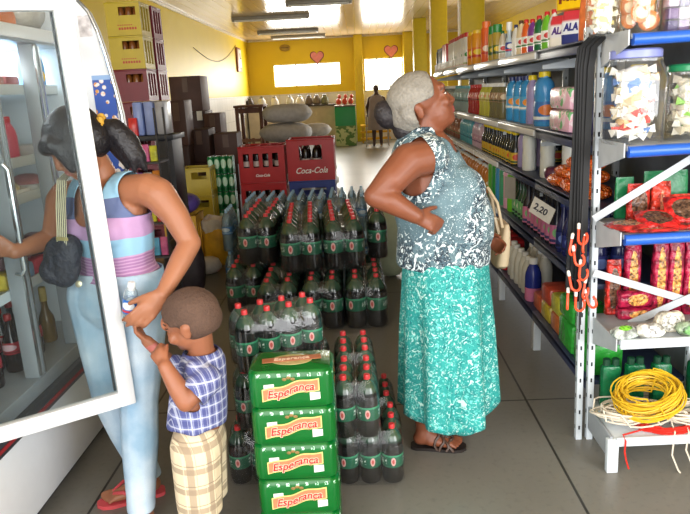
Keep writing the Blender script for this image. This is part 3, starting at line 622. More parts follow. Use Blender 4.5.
def pillow(lab, x, y, z, w, d, h, mat, rz=0, rx=0, ry=0, name='food_packet'):
    m = MB(); n = 14; top = []; bot = []
    for i in range(n+1):
        for j in range(n+1):
            u, v = -1+2*i/n, -1+2*j/n; k = max(0, (1-u**4)*(1-v**4)); wob = 1+.06*math.sin(7*u+3*v+x*40)
            top.append((w/2*u*(1-.05*v*v), d/2*v*(1-.05*u*u), h*.5+h*.5*k**.5*wob)); bot.append((w/2*u*(1-.05*v*v), d/2*v*(1-.05*u*u), h*.46-h*.46*k**.5))
    N_ = n+1; fs = [(i*N_+j, (i+1)*N_+j, (i+1)*N_+j+1, i*N_+j+1) for i in range(n) for j in range(n)]
    edge = [i*N_ for i in range(N_)]+[n*N_+j for j in range(1, N_)]+[i*N_+n for i in range(n-1, -1, -1)]+[j for j in range(n-1, 0, -1)]
    T = N_*N_; m.add(top+bot, fs+[tuple(T+q for q in reversed(f)) for f in fs]+[(edge[k], T+edge[k], T+edge[(k+1) % len(edge)], edge[(k+1) % len(edge)]) for k in range(len(edge))])
    o = m.build(name, mat); tag(o, lab, 'packet'); o.location = (x, y, z); o.rotation_euler = (rx, ry, rz); return o
def stand(lab, px, py, Y, w, d, h, mat, z=z2, rz=0, rx=0, name='food_packet'):
    o = boxpack(name, lab, 'packet', (w, d, h), mat); o.location = (ex(px, py, Y), Y, z+.001); o.rotation_euler = (rx, 0, rz); return o
pillow('red edged packet of tan food lying at left of third level', ex(627, 236, 2.46)+.01, 2.47, z2+.002, .15, .13, .03, R2, .25)
pillow('red packet with dark dried contents lying in middle of third level', ex(652, 232, 2.47)+.02, 2.48, z2+.02, .15, .14, .03, R1, -.1, R(20))
pillow('red packet with round dark contents propped up at right of third level', ex(682, 228, 2.49)+.01, 2.51, z2+.05, .145, .13, .035, R1, -.1, R(48))
pillow('dark red packet lying flat under the propped one', ex(680, 236, 2.45)+.01, 2.45, z2+.002, .2, .09, .022, R1, .1)
pillow('thin red packet lying at front edge of third level', ex(646, 240, 2.42)+.01, 2.425, z2+.002, .2, .07, .016, R2, -.05)
stand('upright red packet with brown contents on third level', 636, 232, 2.635, .088, .04, .15, R3)
stand('upright bright red packet behind lying ones on third level', 658, 232, 2.635, .075, .04, .155, R4)
stand('upright green packet at left rear of third level', 622, 230, 2.69, .075, .03, .17, GRF)
stand('wide dark green packet at rear of third level behind red ones', 662, 230, 2.69, .18, .03, .19, GRF)
stand('low red packet leaning at rear right of third level', 688, 230, 2.64, .17, .04, .1, R4)
for k, (px, lab) in enumerate(((655, 'crimson bag with golden contents, left one of three standing together'), (670, 'crimson bag with golden contents, middle one of three standing together'), (685.5, 'crimson bag with golden contents, right one of three standing together'))):
    stand(lab, px, 335, 2.66, .062, .05, .335, CR1, z1)
stand('crimson bag with golden contents standing alone behind the lying one', 628, 335, 2.70, .068, .05, .315, CR1, z1)
stand('crimson bag beside the right edge of second level', 701, 335, 2.66, .062, .05, .315, CR1, z1)
stand('dark mixed packet behind the end rack post on second level', 611, 320, 2.70, .06, .05, .24, R3, z1)
o = stand('crimson bag lying on its side in front of upright crimson bags', 631, 318, 2.642, .07, .06, .15, CR2, z1+.052); o.rotation_euler = (0, R(90), 0); o.location.x -= .06; o.location.z += .034
o = stand('lower crimson bag under the lying one', 633, 330, 2.64, .05, .08, .16, CR2, z1); o.rotation_euler = (0, R(90), 0); o.location.x -= .07; o.location.z += .026
pillow('clear bag with green print at left front of white edged shelf', ex(620, 340, 2.42)+.01, 2.425, z1+.001, .1, .055, .05, CL1, .3, R(20))
pillow('white packet in front of crimson bags on white edged shelf', ex(645, 342, 2.42)+.015, 2.422, z1+.001, .11, .05, .055, CL2, .05)
pillow('pale packet in middle of white edged shelf behind white packet', ex(664, 335, 2.47)+.015, 2.468, z1+.001, .12, .036, .085, CL3, 0)
pillow('grey green bag at right front of white edged shelf', ex(686, 342, 2.42)+.02, 2.424, z1+.001, .12, .05, .055, CL4, -.1)
# green packs on the lowest level
for i, (px, Y, zz, lab) in enumerate(((607, 2.66, 0, 'green bottle pack at left rear of lowest level'), (630, 2.665, 0, 'green bottle pack at rear of lowest level, second from left'), (655, 2.665, 0, 'green bottle pack at rear of lowest level behind yellow rope'), (690, 2.665, 0, 'dark green pack at rear of lowest level near right edge'))):
    o = MB().box((0, 0, .1), (.082, .05, .2), bev=.016).build('green_pack', pm((14, 84, 50), .25, var=.5, scale=30, bump=.5)); tag(o, lab, 'pack'); o.location = (ex(px, 400, Y)+.008+.004*i, Y, z0+.001)
    MB().lathe([(.016, 0), (.016, .03), (.008, .034)], 10, at=(-.018, 0, .196)).lathe([(.016, 0), (.016, .03), (.008, .034)], 10, at=(.02, 0, .196)).build('cap', pm((20, 60, 40), .4), o)
# ropes
def coil(n, Rm, rx, ry, hz, seed, wob=.12, per=22, flat=1):
    rd = random.Random(seed); pts = []; a = 0
    prm = [(rd.uniform(-wob, wob), rd.uniform(-wob, wob), rd.uniform(0, 6)) for _ in range(n+1)]
    for k in range(n*per):
        i = k/per; q = int(i); f = i-q; p0, p1 = prm[q], prm[min(q+1, n)]
        ox, oy, ph = [p0[t_]*(1-f)+p1[t_]*f for t_ in range(3)]
        a = 2*PI*i; rr = Rm*(1+.1*math.sin(2*a*.37+ph)+wob*.5*math.sin(i*1.7))
        pts.append((rx*(rr*math.cos(a)+ox*Rm), ry*(rr*math.sin(a)+oy*Rm), hz*((i*.618) % 1)*1.0+.006+.004*math.sin(3*a+ph)))
    return pts
YR = pm((218, 176, 40), .4, var=.12, scale=60, name='yellow_rope_nylon'); WR = pm((216, 206, 188), .6, var=.1, scale=60, name='white_cord_cotton'); RR = pm((206, 44, 34), .4, var=.12, scale=60, name='red_rope_nylon')
cx = ex(650, 420, 2.47)
o = MB().tube(coil(15, .108, 1, .7, .03, 2, .2), .0032, 5).build('red_rope', RR); tag(o, 'coil of red rope lying under the yellow coil with one end hanging down', 'rope'); o.location = (ex(664, 430, 2.45)+.01, 2.475, z0+.001)
q = o.location; p1 = P(625, 440, 2.385)
MB().tube([(-.075, -.03, .012), (p1.x-q.x-.004, -.078, .012), (p1.x-q.x, -.098, -.004), (p1.x-q.x-.003, -.1, -.05), (p1.x-q.x+.006, -.099, -.09), (p1.x-q.x+.018, -.098, -.128)], .0035, 6).build('rope_end', RR, o)
o = MB().tube(coil(24, .094, 1.1, .62, .045, 5, .5), .0036, 5).build('rope_tangle', WR); tag(o, 'tangled white cord spread over the lowest shelf of the end rack', 'cord'); o.location = (ex(626, 418, 2.47)+.035, 2.50, z0+.034)
o = MB().tube(coil(15, .085, 1.2, .65, .05, 9, .6), .0036, 5)
q = Vector((ex(684, 418, 2.45)+.03, 2.475, z0+.036))
for (px, pys, s) in ((676, (430, 455, 470, 478), .03), (690, (430, 450, 465), -.02)):
    pts = [(P(px, pys[0], 2.40)-q)+Vector((0, .05, .02)), P(px-1, 432, 2.392)-q]
    for k, py in enumerate(pys[1:]): pts.append(P(px-12*math.sin(k*1.6)*0-4+6*k, py, 2.378)-q)
    o.tube(pts, .0036, 5)
o = o.build('rope_tangle', WR); o.location = q; tag(o, 'white cord with loose loops dangling over right front of lowest shelf', 'cord')
pts = coil(34, .112, 1, .82, .088, 3, .2, 26)
o = MB().tube(pts, .0034, 5).build('yellow_rope', YR); tag(o, 'big coil of yellow rope on lowest shelf of the end rack', 'rope'); o.location = (ex(649, 400, 2.47)+.008, 2.495, z0+.094); o.rotation_euler = (R(16), R(-13), 0)
# black belts and orange hooks hanging on the rack corner
bx, by = P(579, 200, 2.62).x, 2.64
BELT = pm((10, 10, 11), .6, var=.2, scale=50, name='black_webbing')
tp = P(592, 33, 2.6)
bt = thing('black_belts', 'bundle of long black belts draped over the left corner of end rack', 'belts', (EX0-.055, 2.615, 1.71))
for k in range(5):
    m = MB(); x = -.004-.011*k; y0 = .008*k-.018; ln = (1.02, .98, 1.05, .95, 1.0)[k]; pr = []
    for s in range(15):
        f = s/14; z = .0-ln*f; yy = y0+.003*math.sin(5*f+k); xx = x-.004*math.sin(3*f+k)+.055*max(0, 1-f*9)**2
        z += .028*max(0, 1-(f*9-1)**2) if f < .22 else 0
        pr.append([(xx-.0125, yy-.0032, z), (xx+.0125, yy-.0032, z), (xx+.0125, yy+.0032, z), (xx-.0125, yy+.0032, z)])
    m.loft(pr).build('strap', BELT, bt)
HK = pm((236, 84, 50), .35, var=.05, name='orange_plastic'); HT = pm((226, 222, 214), .4)
cords = MB()
for k in range(4): cords.tube([(-.004*k, -.002*k, 0), (-.004*k-.002, -.004*k, -.25), (-.004*k+.004, -.006*k, -.47-.03*k)], .0025, 5)
hk = [(583, 236, 0), (575, 246, 40), (579, 258, -20), (588, 243, 60), (584, 272, 10), (575, 283, -30), (588, 290, 40), (580, 303, 0), (572, 300, 70), (592, 300, -50)]
for i, (px, py, rot) in enumerate(hk):
    p = P(px, py, 2.585)
    m = MB(); pts = [(0, 0, .03), (0, 0, 0)]+[(.018-.018*math.cos(PI*q/8), 0, -.022*math.sin(PI*q/8)-.012) for q in range(9)]+[(.036, 0, .0), (.03, 0, .012)]
    m.tube(pts, .0052, 8)
    pos = ('top of the cluster', 'left of the upper cluster', 'lower end of the upper cluster', 'right of the upper cluster', 'top of the lower cluster', 'left of the lower cluster', 'right of the lower cluster', 'lowest of all', 'far left of the lower cluster', 'far right of the lower cluster')[i]
    o = m.build('plastic_hook', HK); tag(o, 'orange plastic cord hook hanging by the rack post, '+pos, 'hook', 'orange hooks by the rack post'); o.location = p-Vector((.018, .0, 0)); o.rotation_euler = (0, R(rot*.4), R(rot))
    MB().lathe([(.0062, .03), (.007, .032), (.007, .05), (.003, .054)], 10).build('white_tip', HT, o)
o = cords.build('elastic_cords', pm((40, 40, 42), .6)); tag(o, 'dark elastic cords hanging among the orange hooks', 'cords'); o.location = P(585, 205, 2.60)
# ------------------------------------------------------------------ display refrigerator on the left
FX, FB = -1.27, -1.98
FW = pm((232, 234, 236), .28, var=.02, name='fridge_white'); FG = pm((150, 156, 160), .35, var=.05, name='fridge_grey'); FD = pm((52, 54, 58), .4, name='dark_rubber'); FIN = pm((206, 216, 222), .35, var=.03, name='fridge_lining')
RSTR = pm((150, 36, 40), .4, name='red_stripe'); CHR = pm((206, 210, 212), .2, metal=.9, var=.03, name='bright_metal'); WSH = pm((206, 214, 216), .3, var=.03, name='white_shelf')
FY0, FY1 = 1.0, 3.06
fr = thing('display_refrigerator', 'big white glass door refrigerator along the left, one door open', 'refrigerator', (FX, FY0, 0))
ly = lambda y: y-FY0
L = FY1-FY0; D = FX-FB
MB().box((-D/2-.02, L/2, .03), (D-.06, L-.04, .06)).build('plinth', FD, fr)
MB().box((-D/2, L/2, .23), (D, L, .34), bev=.006).build('front_panel', FW, fr)
bp = MB().box((-D/2+.012, L/2, .435), (D+.024, L, .07), bev=.012).build('bumper_rail', FD, fr)
MB().box((.0255, L/2, .43), (.004, L-.02, .014)).build('red_stripe', RSTR, bp)
MB().box((-D/2, L/2, .50), (D, L, .06), bev=.004).build('sill', FG, fr)
MB().box((-D+.02, L/2, 1.16), (.04, L, 1.26)).build('back_lining', FIN, fr)
for y in (.02, L-.02): MB().box((-D/2, y, 1.16), (D-.002, .04, 1.26)).build('side_wall', FIN, fr)
hd = MB().box((-D/2, L/2, 1.82), (D, L, .06), bev=.006).build('top_panel', FG, fr)
MB().box((.004, L/2, 1.825), (.012, L, .05), bev=.004).build('header_strip', FW, hd)
posts = [1.38, 1.87, 2.36, 2.72]
for y in posts:
    p_ = MB().box((-.03, ly(y), 1.16), (.06, .05, 1.26), bev=.006).build('door_post', FG, fr)
    MB().box((.003, ly(y)+.018, 1.16), (.006, .012, 1.24)).box((.003, ly(y)-.018, 1.16), (.006, .012, 1.24)).build('metal_trim', CHR, p_)
SHZ = [.87, 1.205, 1.345, 1.62]
for z in SHZ:
    sh = MB().box((-D/2-.02, L/2, z-.008), (D-.1, L-.09, .016)).build('shelf', WSH, fr)
    MB().box((-.066, L/2, z-.004), (.012, L-.1, .04), bev=.003).build('price_strip', WSH, sh)
def door(y0, ang, glass_only=False):
    W = .492; d = bpy.data.objects.new('door', None); COL.objects.link(d); d.parent = fr; d.location = (.024, ly(y0), 0); d.rotation_euler = (R(1.2) if ang else 0, 0, -ang)
    z0, z1, s, th = .495, 1.874, .056, .034
    f = MB(); f.box((0, s/2, (z0+z1)/2), (th, s, z1-z0), bev=.006).box((0, W-s/2, (z0+z1)/2), (th, s, z1-z0), bev=.006)
    f.box((0, W/2, z0+s/2), (th, W-2*s+.008, s), bev=.006).box((0, W/2, z1-s/2), (th, W-2*s+.008, s), bev=.006); f.build('door_frame', FW, d)
    MB().box((0, W/2, (z0+z1)/2), (.008, W-2*s+.01, z1-z0-2*s+.01)).build('glass_pane', GLASS, d)
    g_ = MB()
    for (a, b, c, e_) in ((s, s+.008, z0+s, z1-s), (W-s-.008, W-s, z0+s, z1-s)): g_.box((-.019, (a+b)/2, (c+e_)/2), (.006, b-a, e_-c))
    g_.build('seal', FD, d)
    return d
door(1.895, math.atan2(.41, .285)*1.0+R(2))
door(1.395, 0)
door(2.32, 0) if False else None
# metal pull handle on the bay the woman reaches for
h = MB(); h.tube([(.03, ly(2.28), 1.36), (.045, ly(2.28), 1.34), (.045, ly(2.28), .98), (.03, ly(2.28), .96)], .008, 8); h.tube([(.0, ly(2.28)+.02, 1.36), (.03, ly(2.28), 1.36)], .006).tube([(.0, ly(2.28)+.02, .96), (.03, ly(2.28), .96)], .006); h.build('pull_handle', CHR, fr)
# contents
def inf(o, y, x, z, rz=0): o.location = (FX-x, y, z+.001); o.rotation_euler = (0, 0, rz); return o
yog = bottle('yoghurt_bottle', 'x', 'bottle', .17, .036, C(206, 70, 96), C(190, 30, 44), None, kind='soft', capr=.02, caph=.02)
first = True
for y, x in ((2.525, .12), (2.625, .12), (2.58, .2), (2.68, .2)):
    o = yog if first else dup(yog); first = False
    inf(o, y, x, SHZ[2]); o['label'] = 'pink drink bottle with red cap on fridge shelf behind the glass'; o['group'] = 'pink drink bottles in the fridge'
meat = lambda c: pm(c, .35, var=.35, scale=30, bump=.4)
def tray(lab, y, x, z, d, col, base=(226, 226, 220)):
    o = MB().prism([(-d[0]/2, -d[1]/2), (d[0]/2, -d[1]/2), (d[0]/2, d[1]/2), (-d[0]/2, d[1]/2)], 0, d[2]*.4).build('food_tray', C(*base), smooth=0); tag(o, lab, 'tray')
    m = MB(); m.ell((0, 0, d[2]*.45), (d[0]*.46, d[1]*.46, d[2]*.55)); m.build('contents', meat(col), o); inf(o, y, x, z); return o
tray('wrapped tray of pale pastry on fridge shelf below pink bottles, left', 2.40, .15, SHZ[1], (.16, .14, .07), (206, 186, 140))
tray('wrapped tray of tan pastry on fridge shelf below pink bottles, middle', 2.56, .15, SHZ[1], (.16, .15, .07), (196, 170, 128))
tray('wrapped tray of pink meat on fridge shelf below pink bottles, right', 2.78, .15, SHZ[1], (.16, .15, .07), (170, 110, 110))
tray('tray of grey food stacked behind pale pastry in the fridge', 2.42, .34, SHZ[2], (.16, .14, .09), (150, 140, 120))
for i, (y, col) in enumerate(((2.42, (206, 170, 60)), (2.54, (120, 150, 190)), (2.66, (186, 60, 80)), (2.80, (120, 140, 170)))):
    o = MB().box((0, 0, .035), (.14, .11, .07), bev=.016).build('food_pack', meat(col)); tag(o, ('yellow', 'pale blue', 'red', 'slate blue')[i]+' food pack low in the fridge beside the reaching arm', 'pack'); inf(o, y, .15, SHZ[0]+.0)
    o = MB().box((0, 0, .035), (.14, .11, .06), bev=.016).build('food_pack', meat((120, 60, 70) if i % 2 else (86, 60, 66))); tag(o, ('dark red', 'brown', 'maroon', 'purple brown')[i]+' food pack at the back of the low fridge shelf', 'pack'); inf(o, y, .15, SHZ[0]+.075)
for i, (y, col, z) in enumerate(((2.42, (190, 130, 90), SHZ[3]), (2.55, (170, 110, 90), SHZ[3]), (2.46, (196, 150, 120), SHZ[3]+.055), (2.67, (150, 90, 90), SHZ[3]), (2.30, (190, 120, 60), SHZ[3]), (2.8, (200, 190, 180), SHZ[2]))):
    o = MB().box((0, 0, .025), (.14, .11, .05), bev=.014).build('food_pack', meat(col)); tag(o, ('orange', 'brown', 'tan', 'maroon', 'amber', 'whitish')[i]+' food pack on an upper fridge shelf', 'pack'); inf(o, y, .15, z)
o = boxpack('blue_bag', 'light blue bag with yellow spot on high shelf of far fridge bay', 'bag', (.1, .08, .15), pm((90, 150, 206), .35, var=.2)); inf(o, 2.91, .12, SHZ[3], R(60))
MB().ell((.01, -.036, .05), (.03, .012, .03)).build('yellow_spot', C(236, 190, 60), o)
for i in range(3):
    o = MB().box((0, 0, .02), (.09, .09, .04), bev=.008).build('food_pack', C(200, 204, 200)); tag(o, 'grey white carton on high shelf of far fridge bay', 'pack', 'grey cartons in far fridge bay'); inf(o, 2.92, .1+.1*i, SHZ[2])
cok = bottle('cola_bottle', 'x', 'bottle', .235, .036, C(30, 16, 14, .12), C(170, 30, 30), labelmat('cola_print', (170, 30, 44), (226, 190, 196), (120, 20, 30)), kind='neck', lab=(.36, .58), capr=.015)
sec = False
for y in rng(2.10, 2.30, .085)+rng(2.43, 2.66, .085):
    for x in (.14, .225):
        o = dup(cok) if sec else cok; sec = True
        inf(o, y, x, .53); o['label'] = 'dark cola bottle with red label standing on the fridge floor'; o['group'] = 'cola bottles on the fridge floor'
gb = bottle('golden_bottle', 'bottle with golden neck among the dark colas at bottom of fridge', 'bottle', .25, .034, C(120, 96, 50, .2), C(206, 180, 100), None, kind='neck', capr=.016, caph=.06); inf(gb, 2.75, .15, .53)
for i, y in enumerate((2.16, 2.33, 2.5)):
    o = bag('frozen_bag', ('blue and white bag left on fridge shelf above colas', 'blue bag with red print on fridge shelf above colas', 'slate bag on fridge shelf above colas, right')[i], 'bag', (FX-.22, y, SHZ[0]-.005+.001), (.15, .15, .08), pm(((110, 150, 190), (170, 90, 110), (96, 110, 140))[i], .3, var=.5, scale=22, bump=.4)) if False else None
o = boxpack('orange_bag', 'orange packet lying on top of the refrigerator', 'packet', (.2, .07, .09), pm((226, 140, 80), .4, var=.3, scale=20)); inf(o, 2.44, .1, 1.85, R(90)); o.scale = (.8, 1, .8)
o = boxpack('orange_bag', 'darker orange packet on top of the refrigerator near its front', 'packet', (.22, .07, .1), pm((206, 110, 60), .4, var=.35, scale=20)); inf(o, 2.66, .1, 1.85, R(86)); o.scale = (.85, 1, .8)
o = boxpack('tan_packet', 'tan packet on top of the refrigerator', 'packet', (.18, .07, .08), pm((214, 180, 130), .4, var=.25, scale=20)); inf(o, 2.24, .12, 1.85, R(90)); o.scale = (.8, 1, .8)
# rounded end panel with poster
prof = [(-.71, 0), (.02, 0), (.02, .8), (.12, 1.05), (.195, 1.3), (.19, 1.49), (.175, 1.61), (.15, 1.76), (.128, 1.86), (.10, 1.94), (.06, 1.99), (0, 2.012), (-.71, 2.012)]
ep = MB().prism(prof, -(L+.052), -(L+.002), 0, STAND).build('end_panel', FW, fr)
MB().tube([(x+.004, L-.003, z) for x, z in prof[2:11]], .008, 8).build('edge_trim', CHR, ep)
lamp = area('fridge_lamp', (FX-.3, 2.55, 1.775), (0, 0, 0), .25, .9, 13, (.92, .97, 1))
t = NT('ice_cream_poster'); x = t.xyz(); v = t.n('ShaderNodeTexVoronoi'); v.inputs['Scale'].default_value = 34; t.l(t.tc.outputs['Object'], v.inputs['Vector'])
c = t.mix(t.math('LESS_THAN', v.outputs['Distance'], .4), (64, 92, 170), (236, 226, 220)); hs = t.n('ShaderNodeHueSaturation'); 
c2 = t.mix(t.ramp(t.noise(26, 2), .5, .56), c, (216, 150, 70)); c3 = t.mix(t.math('LESS_THAN', v.outputs['Distance'], .4), c, c2)
t.bsdf(t.mix(t.math('GREATER_THAN', x[2], 1.65), c3, (150, 180, 220)), .3); 
yp = FY0+L+.0005
p1, p2 = P(93, 86, yp), P(114.5, 86, yp)
MB().box(((p1.x+p2.x)/2-FX, L-.0005, 1.42), (p2.x-p1.x, .003, .50)).build('ice_cream_poster', t.m, ep)
p3 = P(85, 26, yp); MB().box((p3.x-FX, L-.0005, p3.z), (.055, .003, .09)).build('small_sticker', pm((190, 176, 176), .4, var=.4, scale=40), ep)
bag('plastic_pack', 'grey wrapped pack lying on refrigerator top beside the end panel', 'pack', (FX-.16, 2.9, 1.852), (.24, .26, .158), pm((176, 170, 160), .25, var=.25, scale=26, bump=.6), lump=.04)
bag('plastic_pack', 'clear wrapped pack on the very top, overhanging the end panel', 'pack', (FX+.02, 2.96, 2.014), (.34, .3, .16), pm((186, 180, 172), .2, var=.3, scale=26, bump=.8), lump=.05)
# ------------------------------------------------------------------ shrink-wrapped packs on the floor
GBODY = None
t = NT('dark_soda_bottle'); x = t.xyz('Generated'); c = t.mix(t.ramp(x[2], .76, .84), (16, 14, 13), (52, 78, 62)); t.bsdf(c, .1, spec=.6, coat=.4); GBODY = t.m
RCAP = pm((206, 52, 56), .3, var=.06, name='red_cap')
def sodalabel(name, ground, band):
    t = NT(name); u = t.xyz('UV'); g_ = t.xyz('Generated')
    a = t.math('FRACT', t.math('MULTIPLY', u[0], 2.0))
    d = t.math('ADD', t.math('POWER', t.math('DIVIDE', t.math('SUBTRACT', a, .80), .07), 2), t.math('POWER', t.math('DIVIDE', t.math('SUBTRACT', g_[2], .5), .34), 2))
    nz = t.noise(120, 2)
    scr = t.math('MULTIPLY', t.math('MULTIPLY', t.math('LESS_THAN', t.math('ABSOLUTE', t.math('SUBTRACT', g_[2], .48)), .2), t.math('LESS_THAN', t.math('ABSOLUTE', t.math('SUBTRACT', a, .38)), .22)), t.math('GREATER_THAN', nz, .52))
    c = t.mix(scr, ground, (206, 220, 210)); c = t.mix(t.math('LESS_THAN', d, 1), c, (226, 176, 170)); d2 = t.math('LESS_THAN', d, .3); c = t.mix(d2, c, (196, 84, 80))
    c = t.mix(t.math('LESS_THAN', t.math('ABSOLUTE', t.math('SUBTRACT', g_[2], .93)), .07), c, band); t.bsdf(c, .3); return t.m
SLAB = sodalabel('soda_label', (22, 92, 66), (60, 150, 110))
def pet(dia, h, body, capm, labm, lab=(.36, .56), seg=18):
    r = dia/2*.985; bh = h-.022
    prof = [(r*.5, 0), (r*.88, .004), (r*.97, .02), (r, h*.1), (r*.97, h*.3), (r, h*.42), (r, h*.62), (r*.97, h*.71), (r*.86, h*.79), (r*.62, h*.865), (r*.34, h*.915), (r*.24, h*.94), (r*.23, bh)]
    rr = lambda z: next((a[0]+(b[0]-a[0])*(z-a[1])/(b[1]-a[1]+1e-9) for a, b in zip(prof, prof[1:]) if a[1] <= z <= b[1]), r)
    a = MB().lathe(prof, seg).mesh('bottle', body)
    c = MB().lathe([(max(.0125, r*.235), bh-.006), (max(.0127, r*.24), bh-.004), (max(.0127, r*.24), h-.003), (max(.0115, r*.215), h)], 14).mesh('cap', capm)
    l = MB().lathe([(rr(h*z)+.001, h*z) for z in [lab[0]+(lab[1]-lab[0])*k/4 for k in range(5)]], seg, cap=False).mesh('label', labm) if labm else None
    return a, c, l
def ob(name, me, parent, loc=None, rz=0):
    o = bpy.data.objects.new(name, me); COL.objects.link(o); o.parent = parent
    if loc: o.location = loc
    o.rotation_euler = (0, 0, rz); return o
def rrect(w, d, r, z, n=6):
    pts = []
    for cx, cy, a0_ in ((w/2-r, d/2-r, 0), (-w/2+r, d/2-r, PI/2), (-w/2+r, -d/2+r, PI), (w/2-r, -d/2+r, 3*PI/2)):
        for k in range(n+1): a = a0_+PI/2*k/n; pts.append((cx+r*math.cos(a), cy+r*math.sin(a), z))
    return pts
def wrap_mesh(nx, ny, dia, h, hole=False):
    w, d = nx*dia+.004, ny*dia+.004; r = dia/2
    m = MB().loft([rrect(w-.012, d-.012, r-.006, .002), rrect(w, d, r, .012), rrect(w, d, r, h*.62), rrect(w-dia*.3, d-dia*.3, r*.8, h*.80), rrect(w-dia*.62, d-dia*.62, r*.5, h*.90), rrect(w-dia*.95, d-dia*.95, r*.12, h*.86), rrect(max(.01, w-dia*1.5), max(.01, d-dia*1.5), .004, h*.76)], cap=True)
    return m.mesh('shrink_wrap', WRAP)
_wm = {}
def pack(label, loc, rz, nx, ny, dia, h, pm3, group=None, name='soda_pack', only=None, wrap=True, face=None):
    t_ = thing(name, label, 'pack of bottles', loc, rz, group)
    a, c, l = pm3
    for i in range(nx):
        for j in range(ny):
            if only and not only(i, j): continue
            b = ob('bottle', a, t_, ((i-(nx-1)/2)*dia, (j-(ny-1)/2)*dia, .003), random.uniform(-.5, .5) if face is None else face+random.uniform(-.35, .35))
            ob('cap', c, b)
            if l: ob('label', l, b)
    if wrap:
        k = (nx, ny, dia, h)
        if k not in _wm: _wm[k] = wrap_mesh(nx, ny, dia, h+.004)
        ob('shrink_wrap', _wm[k], t_)
    return t_
small = pet(.09, .248, GBODY, RCAP, SLAB, (.3, .52)); hs = .252
big = pet(.141, .358, GBODY, RCAP, SLAB, (.34, .58), 22); hb = .364
# near left column: three layers, behind the green cans
cxl, cyl = -.365, 2.46
for k in range(3):
    rot = (R(6), R(14), R(25))[k]; off = ((-.095, -.01), (-.055, -.005), (0, 0))[k]
    pack(('bottom pack of dark soda on the floor beside the boy', 'middle pack of dark soda in the stack beside the boy', 'top pack of dark soda behind the green can stack')[k], (cxl+off[0], cyl+off[1]+.03, hs*k+.001), rot, 4 if k == 2 else 3, 2, .09, hs, small, face=R(-70))
# near right column
for k, (x, y, z, rot, lab) in enumerate(((-.055, 2.41, hs, 0, 'upper front pack of dark soda right of the green cans'), (-.062, 2.70, hs, 2, 'upper rear pack of dark soda right of the green cans'),
        (-.008, 2.49, 0, -1, 'lower front pack of dark soda on the floor right of the green cans'), (-.02, 2.78, 0, 1, 'lower rear pack of dark soda on the floor right of the green cans'))):
    pack(lab, (x, y, z+.001), R(rot), 3 if z == 0 else 2, 3, .09, hs, small, face=R(-60))
pack('narrow upper pack of dark soda squeezed behind the green cans', (-.215, 2.70, hs*1+.001), R(1), 1, 3, .09, hs, small)
pack('narrow lower pack of dark soda squeezed behind the green cans', (-.215, 2.70, .001), R(1), 1, 3, .09, hs, small)
# mid pile
def along(x, y, a, d): return (x-math.sin(R(a))*d, y+math.cos(R(a))*d)
names = ('left', 'middle', 'right')
for q, (x, y, a) in enumerate([(-.435, 4.51, 4), (-.143, 4.54, 4), (.10, 4.80, 1)]):
    for r_ in range(2 if q < 2 else 1):
        xx, yy = along(x+(.0 if q < 2 else .0), y, a, .432*r_)
        pack('%s %s pack of large dark soda bottles in upper layer of the middle pile' % (('front', 'rear')[r_], names[q]), (xx, yy, hb+.001), R(a), 2 if q < 2 else 1, 3, .141, hb, big, face=R(-70))
for r_ in range(2): pack('%s pack of large dark soda bottles at far left of upper layer' % ('front', 'rear')[r_], (-.765, 4.78+.432*r_, hb+.001), R(1), 2, 3, .141, hb, big, face=R(-70))
for q, (x, y, n, a) in enumerate([(-.59, 4.36, 2, 1), (-.295, 4.37, 2, 1), (0, 4.37, 2, 1)]):
    for r_ in range(2):
        xx, yy = along(x, y, a, .432*r_)
        pack('%s %s pack of large dark soda bottles on the floor in the middle pile' % (('front', 'rear')[r_], names[q]), (xx, yy, .001), R(a), n, 3, .141, hb, big, face=R(-70))
for r_ in range(2): pack('%s pack of large dark soda bottles on the floor at far left of middle pile' % ('front', 'rear')[r_], (-.885, 4.78+.432*r_, .001), R(1), 2, 3, .141, hb, big, face=R(-70))
# water packs
WB = clear('water_bottle_pet', tint=(214, 232, 240), fac=.6, rough=.06, diff=.28, dcol=(170, 200, 214))
wcap = pm((150, 190, 220), .3, name='pale_blue_cap'); wlab = labelmat('water_label', (70, 130, 190), (200, 220, 236), (150, 190, 220))
wat = pet(.088, .335, WB, wcap, wlab, (.42, .6), 14)
k = 0
for i in range(6):
    for j in range(2):
        x, y = -.955+.182*i, 5.74+.275*j+(.05 if i > 3 else 0)
        lab = 'pack of clear water bottles in top layer, %s from the left in the %s row' % (('first', 'second', 'third', 'fourth', 'fifth', 'sixth')[i], ('front', 'rear')[j])
        pack(lab, (x, y, .341), R(random.uniform(-1, 1)), 2, 3, .088, .336, wat, name='water_pack', wrap=j == 0)
        if j == 0 or i in (0, 5): pack(lab.replace('top', 'bottom'), (x, y, .001), 0, 2, 3, .088, .336, wat, name='water_pack', wrap=False, only=lambda a, b: b == 0 or i == 0)
        else: pack(lab.replace('top', 'bottom'), (x, y, .001), 0, 2, 3, .088, .336, wat, name='water_pack', wrap=False, only=lambda a, b: b == 0)
for z, w_ in ((.001, 'lower'), (.341, 'upper')): pack(w_+' pack of clear water bottles left of the middle soda pile', (-1.09, 5.30, z), R(2), 1, 4, .088, .336, wat, name='water_pack')
